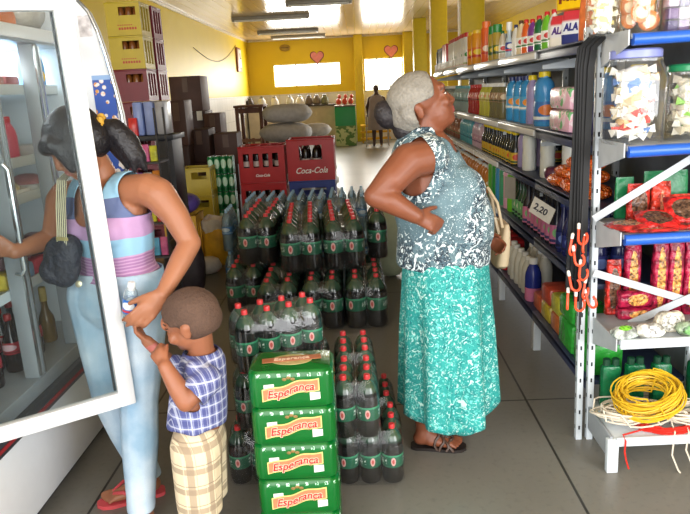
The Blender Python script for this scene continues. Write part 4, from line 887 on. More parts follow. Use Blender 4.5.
# green can packs in front
t = NT('green_can_film'); x = t.xyz(); nz = t.noise(18, 2)
GFILM = t.m; 
r1 = t.math('LESS_THAN', t.math('ABSOLUTE', t.math('SUBTRACT', x[2], .119)), .006)
sp = t.math('LESS_THAN', t.math('FRACT', t.math('MULTIPLY', t.math('ADD', x[0], x[1]), 30.3)), .34); n3 = t.math('GREATER_THAN', t.noise(160, 2), .5)
mk = t.math('MULTIPLY', t.math('MULTIPLY', r1, sp), n3)
t.bsdf(t.mix(mk, t.mix(nz, (2, 86, 28), (5, 104, 38)), (176, 226, 190)), .2, coat=.2, bump=t.noise(26, 2), bstr=.15)
RIB = pm((224, 122, 86), .35, var=.12, scale=60, name='banner_salmon'); RIBE = pm((226, 206, 130), .4, var=.05, name='banner_edge'); RIBT = pm((226, 226, 220), .4, var=.05, name='banner_tail'); LET = pm((186, 28, 26), .4, var=.03, name='banner_lettering'); LETS = pm((236, 206, 180), .4, var=.03, name='banner_outline')
GW, GD, GH = .284, .182, .1345
gst = [(-.262, 2.085, 1.0), (-.260, 2.082, 2), (-.263, 2.084, .5), (-.261, 2.081, 1.5), (-.261, 2.082, 1)]
def cushion(z):
    return [rrect(GW-.02, GD-.02, .03, 0), rrect(GW-.004, GD-.004, .034, .008), rrect(GW, GD, .034, .03), rrect(GW, GD, .034, GH-.03), rrect(GW-.004, GD-.004, .034, GH-.009), rrect(GW-.02, GD-.02, .03, GH-.001)]
def ribz(x): return .068+.016*math.sin((x+.01)/.095*PI/2*1.05)+.003*math.sin(x*70)
def ribbon(x0, x1, hh, y, dz=0, n=18):
    vs = []; fs = []
    for k in range(n+1):
        xx = x0+(x1-x0)*k/n; vs += [(xx, y, ribz(xx)-hh+dz), (xx, y, ribz(xx)+hh+dz), (xx, y+.003, ribz(xx)-hh+dz), (xx, y+.003, ribz(xx)+hh+dz)]
    for k in range(n):
        a = 4*k; fs += [(a, a+4, a+5, a+1), (a+1, a+5, a+7, a+3), (a+2, a+3, a+7, a+6), (a, a+2, a+6, a+4)]
    return MB().add(vs, fs)
for k, (x, y, a) in enumerate(gst):
    lab = ('bottom green can pack of the front stack, mostly below the picture', 'fourth green can pack from the top of the front stack', 'third green can pack from the top of the front stack', 'second green can pack from the top of the front stack', 'topmost green can pack with oval emblem on its upper face')[k]
    g_ = thing('can_pack', lab, 'pack of cans', (x, y, GH*k+.001), R(a))
    MB().loft(cushion(0)).build('printed_film', GFILM, g_)
    yf = -GD/2
    def tails():
        for (xa, za) in ((-.088, .024), (.062, -.036)):
            m = MB(); m.add([(xa, yf-.0012, ribz(xa)+za-.016), (xa+.034, yf-.0012, ribz(xa+.034)+za-.016), (xa+.034, yf-.0012, ribz(xa+.034)+za+.008), (xa, yf-.0012, ribz(xa)+za+.012)], [(0, 1, 2, 3)]); m.build('banner_tail', RIBT, bn)
    bn = ribbon(-.095, .095, .0215, yf-.004).build('banner', RIBE, g_)
    tails()
    ribbon(-.091, .091, .018, yf-.0056).build('banner_field', RIB, bn)
    for nm, mt, off, bold, dd in (('lettering_outline', LETS, 0, .0024, 0), ('lettering', LET, 0, .0006, .0008)):
        tm = text_mb('Esperança', .0385, .18, .0005, 1.0, bold)
        tm.v = [(vx, vy+ribz(vx)-.0015, vz) for vx, vy, vz in tm.v]
        tm.v = [(vx, yf-.0064-dd-(vz+.0005), vy) for vx, vy, vz in tm.v]; tm.build(nm, mt, bn)
    em = MB()
    for q in range(3): em.ell(((q-1)*.014-.005, yf-.001, .106+.005*(q == 1)), (.008, .002, .006), seg=8)
    em.build('fruit_emblem', pm((120, 96, 50), .4, var=.4, scale=90), g_)
    if k == 4:
        m = MB(); m.lathe([(.001, .0), (.07, .0), (.07, .0015), (.001, .002)], 28, sx=1, sy=.62, at=(.0, .005, GH-.001)); oe = m.build('oval_emblem', pm((176, 160, 110), .35, var=.3, scale=50), g_)
        m = MB(); m.box((0, .004, GH+.0035), (.2, .036, .002), 0, R(7)); m.build('oval_banner', pm((170, 104, 70), .35, var=.1), oe)
        tm = text_mb('Esperança', .03, .1, .0004, 1, .0006); place(tm, Matrix.Translation((0, .004, GH+.0052)) @ Matrix.Rotation(R(7), 4, 'Z')); tm.build('lettering', LETS, oe)
# ------------------------------------------------------------------ crates, sacks and the far end of the shop
def crate(label, loc, d, mat, group=None, win='two', name='bottle_crate', rz=0, word=None, wcol=(240, 240, 236), bott=None, side=False):
    w, dp, h = d; c = thing(name, label, 'crate', loc, rz, group); th = .014
    m = MB(); m.box((0, 0, .012), (w-.004, dp-.004, .022))
    def panel(wd, M, wins):
        # a wall with real openings
        zs = sorted(set([0, h]+[v for q in wins for v in q[2:]])); xs = sorted(set([-wd/2, wd/2]+[v for q in wins for v in q[:2]]))
        for xa, xb in zip(xs, xs[1:]):
            for za, zb in zip(zs, zs[1:]):
                xm, zm = (xa+xb)/2, (za+zb)/2
                if any(q[0] < xm < q[1] and q[2] < zm < q[3] for q in wins): continue
                m.box((xm, 0, zm), (xb-xa, th, zb-za), M=M)
    if win == 'four': wf = [(-w*.40+k*w*.21, -w*.40+k*w*.21+w*.13, h*.42, h*.80) for k in range(4)]
    elif win == 'one': wf = [(-w*.24, w*.24, h*.50, h*.85)]
    elif win == 'slot': wf = [(-w*.12, w*.38, h*.60, h*.85)]
    else: wf = [(-w*.3, w*.3, h*.6, h*.8)]
    ws = [(-dp*.36+k*dp*.26, -dp*.36+k*dp*.26+dp*.17, h*.16, h*.86) for k in range(3)]
    panel(w, Matrix.Translation((0, -dp/2+th/2, 0)), wf); panel(w, Matrix.Translation((0, dp/2-th/2, 0)), wf)
    for s in (-1, 1): panel(dp-2*th, Matrix.Translation((s*(w/2-th/2), 0, 0)) @ Matrix.Rotation(R(90), 4, 'Z'), ws)
    m.build('crate_body', mat, c)
    rim = MB(); 
    for s in (-1, 1): rim.box((0, s*(dp/2-.009), h-.008), (w+.008, .026, .016), bev=.004).box((s*(w/2-.009), 0, h-.008), (.026, dp-.03, .016), bev=.004)
    rim.build('rim', mat, c)
    if bott:
        for i in range(4):
            for j in range(3):
                b = ob('bottle', bott[0], c, ((i-1.5)*w*.23, (j-1)*dp*.29, .024)); ob('cap', bott[1], b)
                if bott[2]: ob('label', bott[2], b)
    if word:
        tm = text_mb(word, h*(.2 if win == 'one' else .1), .35, .0008, .9, .001); place(tm, Matrix.Translation((0, -dp/2-.001, h*(.24 if win == 'one' else .2))) @ STAND); tm.build('lettering', C(*wcol), c)
    return c
RED = pm((172, 32, 36), .35, var=.1, scale=9, name='red_crate_plastic'); YEL = pm((184, 162, 44), .4, var=.08, scale=9, name='yellow_crate_plastic'); MAR = pm((110, 26, 40), .4, var=.1, scale=9, name='maroon_crate_plastic'); BLC = pm((44, 62, 140), .4, var=.08, name='blue_crate_plastic')
cola = pet(.088, .33, pm((26, 16, 16), .12, var=.1, name='cola_glass'), pm((170, 30, 34), .35), pm((206, 190, 186), .4), (.4, .56), 12)
for k, (z, lab, col) in enumerate(((0, 'blue crate at bottom under the red cola crate', BLC), (.36, 'blue crate directly beneath the large red cola crate', BLC))):
    crate(lab, (-.475, 6.60, z+.001), (.45, .36, .355), col, win='two')
crate('red crate with white script lettering on top of a blue crate', (-.475, 6.60, .718), (.458, .38, .40), RED, win='one', word='Coca-Cola', bott=cola)
for k, lab in enumerate(('bottom red bottle crate of the left stack', 'middle red bottle crate of the left stack', 'top red bottle crate of the left stack, with slot windows')):
    crate(lab, (-.955, 6.62, .357*k+.001), (.45, .38, .355), RED, win='four', word='Coca-Cola', bott=cola if k else None)
# tower of beer crates by the left wall
beer = pet(.07, .255, pm((120, 70, 30), .15, name='amber_glass'), pm((206, 190, 90), .35), pm((232, 226, 214), .4), (.2, .5), 10)
h = .288
tx = P(124, 30, 6.2).x
def stacklabel(k, n, colr, where): return '%s beer crate, %s of the %s stack by left wall' % (colr, ('lowest', 'second from the floor', 'third from the floor', 'fourth from the floor', 'fifth from the floor', 'third from the top', 'second from the top', 'topmost')[k], where)
MB_p = MB()
pl = thing('pallet', 'low wooden pallet under the tower of beer crates', 'pallet', (tx, 6.52, 0))
for q in range(3): MB().box((0, -.28+.28*q, .02), (.5, .06, .04)).build('runner', pm((110, 84, 54), .8), pl)
MB().box((0, 0, .068), (.5, .8, .05), bev=.004).build('deck', pm((120, 92, 60), .8), pl)
for k in range(8):
    z = .095+(h+.002)*k
    crate(stacklabel(k, 8, 'yellow' if k > 5 else 'maroon', 'front'), (tx, 6.36, z), (.31, .3, h), YEL if k > 5 else MAR, win='slot', bott=beer if k > 3 else None, word='SKOL' if False else None)
    if k > 1: pass
    crate(stacklabel(k, 8, 'maroon', 'rear'), (tx+.01, 6.70, z), (.31, .3, h), MAR, win='slot', bott=beer if k > 3 else None)
# red print strokes on the yellow crates' fronts
for k in (6, 7):
    z = .08+(h+.002)*k
    cr = [o for o in COL.objects if o.name.startswith('bottle_crate') and o.get('label') == stacklabel(k, 8, 'yellow', 'front')][0]
    m = MB()
    for q in range(7): m.box((-.04+.024*q, -.1515, .06), (.016, .002, .02)); m.box((-.05+.02*q, -.1515, .09), (.012, .002, .008))
    m.build('red_print', C(176, 50, 30), cr)
# yellow crates by the green cans
yx = P(197, 180, 6.75).x
crate('lower yellow crate behind the purple sack', (yx, 6.83, .001), (.31, .3, .286), YEL, win='slot'); crate('middle yellow crate behind the purple sack', (yx, 6.83, .288), (.31, .3, .286), YEL, win='slot'); crate('upper yellow crate with dark slot left of green cans', (yx, 6.83, .575), (.31, .3, .286), YEL, win='slot')
# stacks of green cans
gcan = MB().lathe([(.028, 0), (.034, .006), (.034, .17), (.026, .182)], 12).mesh('can', labelmat('green_can_print', (16, 120, 62), (190, 226, 200), (10, 90, 46)))
gtop = MB().lathe([(.027, .1815), (.027, .1855), (.022, .186), (.001, .1845)], 12).mesh('can_top', pm((206, 212, 210), .25, metal=.8))
for k in range(5):
    c = thing('can_pack', ('lowest', 'second from the floor', 'middle', 'second from the top', 'topmost')[k]+' green can pack in the tall stack by the red crates', 'pack of cans', (-1.475, 7.02, .19*k+.001), R(1*(k % 2)))
    for i in range(4):
        for j in range(2):
            b = ob('can', gcan, c, ((i-1.5)*.069, (j-.5)*.069, 0)); ob('can_top', gtop, b)
# dark cartons
DK = pm((58, 38, 32), .6, var=.25, scale=5, name='dark_cardboard'); DK2 = pm((74, 50, 42), .6, var=.25, scale=5, name='brown_cardboard'); TAPE = pm((96, 74, 60), .5)
def carton(lab, px0, px1, py0, py1, Y, d, mat, z0=None):
    a, b = P(px0, py0, Y), P(px1, py1, Y); w = b.x-a.x; zb = b.z if z0 is None else z0; hh = a.z-zb
    c = thing('carton', lab, 'carton', ((a.x+b.x)/2, Y+d/2, zb)); MB().box((0, 0, hh/2), (w, d, hh-.002), bev=.008).build('box_body', mat, c)
    MB().box((0, 0, hh), (.06, d, .003)).box((0, -d/2-.001, hh-.07), (.06, .003, .14)).build('tape', TAPE, c); return a.z
def tower(labs, px0, px1, py0, Y, d, mats):
    a, b = P(px0, py0, Y), P(px1, py0, Y); n = len(labs); hh = a.z/n
    for k, lab in enumerate(labs):
        c = thing('carton', lab, 'carton', ((a.x+b.x)/2+.012*((k*7) % 3-1), Y+d/2, hh*k+.001), R(random.uniform(-2, 2)))
        MB().box((0, 0, hh/2), (b.x-a.x-.02, d-.03, hh-.003), bev=.008).build('box_body', mats[k % len(mats)], c); MB().box((0, -d/2+.012, hh*.75), (.07, .004, hh*.4)).build('tape', TAPE, c)
W3 = ('lowest', 'middle', 'topmost')
tower([w_+' dark carton of the tallest stack near the yellow wall' for w_ in ('lowest', 'second', 'third', 'topmost')], 168, 201, 77, 9.0, .5, [DK, DK2])
tower([w_+' dark carton of the narrow stack beside the blue packs' for w_ in W3], 163, 183, 101, 7.6, .4, [DK2, DK])
tower([w_+' dark carton of the low stack right of the tallest one' for w_ in W3], 201, 219, 114, 8.6, .45, [DK2, DK])
tower([w_+' dark carton of the front low stack behind the yellow crate' for w_ in W3], 186, 208, 130, 7.9, .4, [DK, DK2])
tower([w_+' brown carton of the stack behind the green cans' for w_ in W3], 211, 236, 134, 8.0, .4, [DK2, DK])
p = P(198, 116, 8.9); o = MB().box((0, 0, .06), (.07, .01, .12)).build('paper_note', pm((230, 228, 220), .6)); tag(o, 'small white paper stuck to the dark cartons', 'paper'); o.location = (p.x, 8.985, p.z-.06)
# blue paper packs on a black stand, snack bags
bs = thing('black_stand', 'black display stand carrying pale blue packs', 'stand', (P(152, 150, 5.2).x, 5.4, 0))
BKM = pm((26, 28, 36), .5, name='black_stand_panel'); ztop = P(149, 136, 5.2).z
MB().box((0, 0, ztop-.02), (.34, .36, .04), bev=.004).build('top', BKM, bs); MB().box((.09, 0, (ztop-.04)/2), (.12, .3, ztop-.04), bev=.004).build('column', BKM, bs); MB().box((0, 0, .02), (.34, .36, .04)).build('foot', BKM, bs) if False else None
for k, (px, col) in enumerate(((137, (120, 140, 196)), (147, (126, 144, 198)), (157, (150, 152, 160)))):
    p = P(px, 136, 5.2); o = MB().box((0, 0, .13), (.074, .2, .26), bev=.012).build('paper_pack', pm(col, .3, var=.1, scale=12, bump=.2)); tag(o, ('pale blue pack, left one on the black stand', 'pale blue pack, middle one on the black stand', 'silvery pack, right one on the black stand')[k], 'pack'); o.location = (bs.location.x-.1+.088*k, 5.36, ztop+.001)
sr = thing('snack_rack', 'wire snack rack crowded with bright bags behind the woman', 'rack', (P(134, 160, 4.6).x, 4.72, 0))
for x in (-.17, .17):
    for y in (-.1, .12): MB().tube([(x, y, 0), (x, y, 1.5)], .008, 6).build('post', pm((60, 60, 64), .4), sr)
sz = [.2, .45, .7, .93, 1.13]
for z in sz: MB().box((0, .01, z-.006), (.35, .24, .012)).build('shelf', pm((70, 70, 74), .5), sr)
cols = [((190, 206, 60), 'lime'), ((226, 200, 50), 'yellow'), ((206, 60, 60), 'red'), ((100, 60, 140), 'violet'), ((230, 226, 220), 'white'), ((220, 120, 50), 'orange'), ((80, 150, 190), 'sky blue'), ((200, 90, 140), 'pink')]
for i, z in enumerate(sz):
    for k in range(5):
        col, nm = cols[(i*3+k) % 8]
        o = boxpack('snack_bag', '%s snack bag on the snack rack, %s shelf' % (nm, ('lowest', 'second', 'third', 'fourth', 'highest')[i]), 'snack bag', (.058, .045, random.uniform(.10, .145)), pm(col, .3, var=.35, scale=24)); o.location = (sr.location.x-.128+.064*k, 4.66, z+.001); o.rotation_euler = (0, 0, R(random.uniform(-10, 10)))
o = boxpack('snack_bag', 'red and white packet on the black stand beside the blue packs', 'packet', (.07, .05, .14), pm((206, 50, 50), .3, var=.4, scale=24)); o.location = (bs.location.x-.14, 5.25, ztop+.001)
# sacks and buckets on the floor
SKY = pm((196, 150, 36), .5, var=.3, scale=10, bump=.4, name='yellow_sack'); WPL = pm((206, 200, 192), .35, var=.1, scale=20, bump=.6, name='white_plastic_bag')
bx_ = P(218, 240, 6.1).x
yb = thing('yellow_sack', 'yellow sack with a white plastic bag opening on the floor', 'sack', (bx_, 6.15, 0))
MB().lathe([(.13, 0), (.15, .03), (.155, .2), (.14, .34), (.12, .4)], 18).build('sack_body', SKY, yb)
m = MB(); rg = []
for z, r_ in ((.32, .135), (.38, .15), (.43, .145), (.45, .115), (.41, .09), (.34, .07)): rg.append([((r_+.014*math.sin(5*a+z*20))*math.cos(a), (r_+.014*math.sin(4*a+z*30))*math.sin(a), z+.018*math.sin(3*a)) for a in [2*PI*k/24 for k in range(24)]])
m.loft(rg, cap=False).build('white_liner', WPL, yb)
bag('white_sack', 'grey white empty sack lying on the floor left of the yellow sack', 'sack', (P(208, 256, 5.9).x, 5.75, .001), (.3, .22, .15), WPL, (0, 0, .5), lump=.08)
pz = P(178, 203, 5.9)
yb2 = crate('yellow tub crate under the purple sack', (P(180, 210, 6.0).x, 6.1, .001), (.3, .3, .5), pm((206, 160, 40), .4, var=.1), win='slot', name='tub_crate')
bag('purple_sack', 'purple printed sack lying on the yellow tub crate', 'sack', (P(180, 210, 6.0).x, 6.08, .503), (.36, .3, .18), pm((74, 60, 130), .35, var=.5, scale=12, bump=.3), (0, R(-8), .3), lump=.05)
bag('dark_sack', 'dark patterned sack on the floor behind the woman', 'sack', (P(178, 250, 4.9).x, 5.05, .001), (.32, .26, .5), pm((40, 34, 38), .5, var=.6, scale=14, bump=.4), (0, 0, .2), lump=.05)
# grain sacks
SACK = pm((188, 184, 178), .7, var=.12, scale=16, bump=.3, name='woven_sack')
sx = P(285, 120, 10).x
for k in range(5):
    o = bag('grain_sack', ('lowest', 'second from the floor', 'third from the floor', 'second from the top', 'topmost')[k]+' grey woven sack of the grain pile', 'sack', (sx+.02*((k*5) % 3-1), 10.2, .28*k+.001), (.8-.04*(k == 4), .55, .278), SACK, (0, 0, R(random.uniform(-4, 4))), lump=.03)
for k, (dx, z, lab) in enumerate(((.53, .0, 'lower white sack beside the grain pile'), (.50, .21, 'middle white sack beside the grain pile'), (.47, .42, 'third white sack beside the grain pile'), (.46, .63, 'fourth white sack beside the grain pile'), (.44, .84, 'upper white sack beside the grain pile'))):
    bag('white_sack', lab, 'sack', (sx+dx-.06, 11.1, z+.001), (.5, .45, .208), pm((196, 192, 186), .6, var=.25, scale=10, bump=.3), (0, 0, .3), lump=.05)
bag('brown_bag', 'brown bag slumped against the grain pile front', 'bag', (P(283, 131, 9.6).x, 9.55, .7), (.34, .24, .2), pm((80, 50, 46), .5, var=.2)) if False else None
# wooden tables stacked left of the sacks
WD = pm((96, 62, 50), .5, var=.25, scale=8, name='brown_wood'); WD2 = pm((150, 110, 90), .5, var=.2, scale=8)
ta, tb = P(233, 106, 11.5), P(263, 106, 11.5)
tt = thing('wooden_table', 'brown wooden table against the tiled wall left of the sacks', 'table', ((ta.x+tb.x)/2, 11.8, 0)); tw = tb.x-ta.x; tz = ta.z
MB().box((0, 0, tz-.02), (tw, .6, .04), bev=.006).build('tabletop', WD, tt)
for x in (-tw/2+.05, tw/2-.05):
    for y in (-.25, .25): MB().box((x, y, (tz-.04)/2), (.06, .06, tz-.04), bev=.004).build('leg', WD, tt)
MB().box((0, -.25, tz*.45), (tw-.12, .03, .05)).build('stretcher', WD, tt); MB().box((0, -.25, tz-.09), (tw-.12, .025, .09)).build('apron', WD, tt)
for k in range(3):
    p = P(241+7*k, 120, 11.4); c = thing('folded_chair', 'pale folded chair leaning under the brown table, %s' % ('left one', 'middle one', 'right one')[k], 'chair', (p.x, 11.46, 0))
    for s in (-.07, .07): MB().box((s, 0, .42), (.025, .03, .84)).build('rail', WD2, c)
    for z in (.3, .5, .7, .8): MB().box((0, 0, z), (.12, .02, .05)).build('slat', WD2, c)
# counter along the back wall
CT = pm((70, 60, 54), .5, name='counter_top'); CF = pm((206, 190, 160), .6, var=.1, scale=5, name='counter_front')
c0, c1 = XL+.05, P(335, 103, 19.8).x; cz_ = P(330, 103, 19.8).z-.03
ct = thing('counter', 'long pale counter along the yellow back wall', 'counter', ((c0+c1)/2, 20.3, 0)); MB().box((0, 0, cz_/2-.02), (c1-c0, .7, cz_-.04)).build('front', CF, ct); MB().box((0, -.02, cz_-.02), (c1-c0, .78, .04), bev=.005).build('worktop', CT, ct)
o = None
for k, px in enumerate((250, 262, 275, 290, 300, 309, 317, 325)):
    p = P(px, 103, 20.1); col = ((70, 60, 56), (200, 196, 190), (220, 216, 206), (206, 206, 200), (230, 228, 222), (110, 96, 84), (120, 110, 96), (110, 116, 90))[k]
    nm = ('black', 'ivory', 'cream', 'silver', 'white', 'dark brown', 'taupe', 'olive')[k]
    q = MB().lathe([(.09, 0), (.12, .04), (.11, .18), (.06, .24), (.065, .26)], 14).build('pot', pm(col, .4)); tag(q, nm+' pot standing on the long back counter', 'pot'); q.location = (p.x, 20.1, cz_+.001); MB().lathe([(.07, .26), (.06, .28), (.015, .29), (.015, .31)], 12).build('lid', pm((90, 86, 80), .4), q)
fz = thing('green_freezer', 'chest freezer with green and white front near the yellow pillar', 'freezer', (P(346, 130, 19.3).x, 19.52, 0)); fa, fb_ = P(335, 107, 19.3), P(357, 140, 19.3)
t = NT('freezer_print'); g_ = t.xyz('Generated'); t.bsdf(t.mix(t.math('GREATER_THAN', g_[2], .52), t.mix(t.ramp(t.noise(7, 2), .5, .55), (196, 206, 150), (90, 130, 70)), (40, 146, 90)), .4)
MB().box((0, 0, fa.z/2), (fb_.x-fa.x, .7, fa.z), bev=.02).build('cabinet', t.m, fz); MB().box((0, 0, fa.z+.021), (fb_.x-fa.x+.03, .73, .04), bev=.01).build('lid', pm((120, 110, 100), .4), fz)
for k in range(3):
    p = P(339+6*k, 106, 19.6); q = MB().ell((0, 0, .1), (.075, .075, .1)).ell((.03, 0, .24), (.05, .05, .06)).build('red_vase', pm((206, 76, 44), .35)); tag(q, 'orange red ornament on the green freezer, '+('left', 'middle', 'right')[k]+' one', 'ornament'); q.location = (p.x, 19.45, fa.z+.042)
yl = P(362, 140, 19.6); yc = thing('yellow_bench', 'low yellow bench by the pillar behind the walking frame', 'bench', (yl.x+.42, 20.1, 0))
for z in (.12, .32, .5): MB().box((0, 0, z), (.9, .3, .06), bev=.01).build('slat', pm((214, 160, 30), .5), yc)
for x in (-.38, .38): MB().box((x, 0, .25), (.06, .28, .5)).build('leg', pm((190, 140, 30), .5), yc)
p = P(346, 122, 18); 
bag('sage_sack', 'pale green sack on the floor behind the elderly woman', 'sack', (P(391, 262, 5.3).x, 5.45, .001), (.3, .3, .6), pm((168, 178, 150), .6, var=.1, scale=12, bump=.3), lump=.03)
# ------------------------------------------------------------------ people
DG = lambda: bpy.context.evaluated_depsgraph_get()
def cone(mb, p0, r0, p1, r1, seg=14, fx=1.0, up=None):
    """tapered capsule; fx flattens it across the direction 'up'"""
    p0, p1 = Vector(p0), Vector(p1); ax = p1-p0; L = ax.length; ax = ax.normalized() if L > 1e-6 else Vector((0, 0, 1))
    a = (Vector(up)-ax*Vector(up).dot(ax)).normalized() if up else ax.orthogonal().normalized(); b = ax.cross(a)
    rings = []
    for k in range(4): t_ = -PI/2+PI/2*k/4; rings.append((p0+ax*(r0*math.sin(t_)), r0*max(.05, math.cos(t_))))
    for k in range(5): rings.append((p0.lerp(p1, k/4), r0+(r1-r0)*k/4))
    for k in range(1, 5): t_ = PI/2*k/4; rings.append((p1+ax*(r1*math.sin(t_)), r1*max(.05, math.cos(t_))))
    mb.loft([[tuple(c+a*(r*fx*math.cos(2*PI*j/seg))+b*(r*math.sin(2*PI*j/seg))) for j in range(seg)] for c, r in rings]); return mb
def chain(mb, pts, rs, **k):
    for i in range(len(pts)-1): cone(mb, pts[i], rs[i], pts[i+1], rs[i+1], **k)
    return mb
def basis(o, x, y, z):
    return Matrix(((x[0], y[0], z[0], o[0]), (x[1], y[1], z[1], o[1]), (x[2], y[2], z[2], o[2]), (0, 0, 0, 1)))
def frame(o, fwd, up):
    """local frame: x = person's left, y = back (so -y is forward), z = up"""
    f = Vector(fwd).normalized(); u = Vector(up); u = (u-f*u.dot(f)).normalized(); l = u.cross(f); return basis(Vector(o), l, -f, u)
def skin(name, mb, mats, parent, voxel=.006, smooth=6, cut=None, paint=None, thick=0, fac=.5):
    me0 = mb.mesh(name, mats[0], 0); o = bpy.data.objects.new(name, me0); COL.objects.link(o)
    m = o.modifiers.new('r', 'REMESH'); m.mode = 'VOXEL'; m.voxel_size = voxel
    m = o.modifiers.new('s', 'SMOOTH'); m.factor = fac; m.iterations = smooth
    me = bpy.data.meshes.new_from_object(o.evaluated_get(DG())); o.modifiers.clear(); o.data = me; bpy.data.meshes.remove(me0); me.name = name
    if cut:
        bm = bmesh.new(); bm.from_mesh(me); bmesh.ops.delete(bm, geom=[v for v in bm.verts if cut(v.co)], context='VERTS'); bm.to_mesh(me); bm.free()
    if cut:
        bm = bmesh.new(); bm.from_mesh(me)
        for _ in range(14):
            nw = {}
            for v in bm.verts:
                nb_ = [e_.other_vert(v) for e_ in v.link_edges if e_.is_boundary]
                if len(nb_) == 2: nw[v] = v.co*.4+(nb_[0].co+nb_[1].co)*.3
            for v, c_ in nw.items(): v.co = c_
        bm.to_mesh(me); bm.free()
    me.materials.clear()
    for q in mats: me.materials.append(q)
    if paint:
        for p in me.polygons: p.material_index = paint(p.center)
    me.shade_smooth()
    if thick:
        m = o.modifiers.new('t', 'SOLIDIFY'); m.thickness = thick; m.offset = 1
    o.parent = parent; return o
def skinmat(name, c, v=.1, rough=.45):
    t = NT(name); nz = t.noise(9, 4); d = tuple(q*(1-v) for q in c); l = tuple(min(255, q*(1+v*.7)) for q in c)
    b = t.bsdf(t.mix(nz, d, l), rough, bump=t.noise(160, 2), bstr=.05); b.inputs['Subsurface Weight'].default_value = .12; b.inputs['Subsurface Radius'].default_value = (.02, .008, .004); b.inputs['Subsurface Scale'].default_value = .3
    return t.m
SK_E = skinmat('skin_deep_brown', (128, 74, 50)); SK_W = skinmat('skin_brown', (164, 108, 78)); SK_B = skinmat('skin_warm_brown', (152, 96, 68))
LIP = pm((140, 72, 66), .45, name='lip'); LIPB = pm((168, 94, 86), .45, name='lip_soft'); BROW = pm((40, 28, 24), .7, name='brow_dark'); NAIL = pm((222, 170, 150), .3, name='nail')
EYEW = pm((216, 208, 200), .2, name='eye_white'); EYEI = pm((36, 22, 16), .1, name='eye_iris')
def face(mb, M, s=1.0, child=False):
    """head in a local frame: origin at the skull centre, -y forward; s scales a 0.23 m tall head"""
    def e(c, r, rot=None): mb.ell([v*s for v in c], [v*s for v in r], M=M, rot=rot, seg=18)
    if not child:
        e((0, .012, .03), (.074, .094, .082)); e((0, -.022, -.04), (.058, .07, .075)); e((0, -.058, -.082), (.03, .028, .026)); e((0, -.04, -.066), (.046, .042, .04))
        e((0, -.079, .032), (.05, .014, .016)); 
        for q in (-1, 1):
            e((q*.032, -.068, -.022), (.024, .02, .022)); e((q*.0135, -.094, -.03), (.011, .012, .009)); e((q*.03, -.0735, .006), (.0165, .010, .010))
            e((q*.072, .03, -.012), (.009, .018, .031), (0, 0, q*.35)); e((q*.075, .038, .004), (.008, .018, .018), (0, 0, q*.4))
        mb.loft([[tuple(M @ Vector((s*w_*math.cos(a), s*(y_+w_*.9*math.sin(a)), s*z_))) for a in [2*PI*j/10 for j in range(10)]] for w_, y_, z_ in ((.008, -.078, .022), (.0095, -.086, .004), (.012, -.094, -.016), (.015, -.099, -.027), (.012, -.093, -.038))])
        e((0, -.0865, -.0535), (.022, .010, .0065)); e((0, -.085, -.064), (.02, .0105, .007))
    else:
        e((0, .012, .03), (.08, .1, .084)); e((0, -.028, -.03), (.062, .062, .066)); e((0, -.058, -.072), (.028, .026, .022)); e((0, -.084, .02), (.048, .016, .03))
        for q in (-1, 1):
            e((q*.036, -.06, -.032), (.028, .026, .026)); e((q*.011, -.092, -.024), (.01, .011, .009)); e((q*.078, .012, -.012), (.009, .019, .03), (0, 0, q*.45)); e((q*.081, .02, .0), (.008, .016, .016), (0, 0, q*.45))
        e((0, -.094, -.02), (.011, .014, .012)); e((0, -.086, -.046), (.02, .011, .007)); e((0, -.084, -.055), (.018, .0105, .0075))
def facemarks(M, s, parent, grey=False, closed=False):
    for q in (-1, 1):
        m = MB(); m.ell((q*.03*s, -.0765*s, .006*s), (.0125*s, .0095*s, .0058*s if not closed else .002*s), M=M, seg=12); eo = m.build('eye', EYEW if not closed else BROW, parent)
        if not closed: MB().ell((q*.03*s, -.0835*s, .0055*s), (.0052*s, .004*s, .0052*s), M=M, seg=10).build('iris', EYEI, eo)
        m = MB(); m.tube([M @ Vector((q*s*x_, -s*y_, s*z_)) for x_, y_, z_ in ((.015, .0895, .023), (.028, .088, .028), (.042, .079, .026), (.05, .068, .02))], [.0022*s, .003*s, .0028*s, .0012*s], 6); m.build('eyebrow', BROW if not grey else pm((96, 84, 76), .7), parent)
        m = MB(); m.tube([M @ Vector((q*s*x_, -s*y_, s*z_)) for x_, y_, z_ in ((.0165, .0815, .009), (.03, .0865, .0135), (.044, .0755, .008))], .0016*s, 6); m.build('eyelashes', BROW, parent)
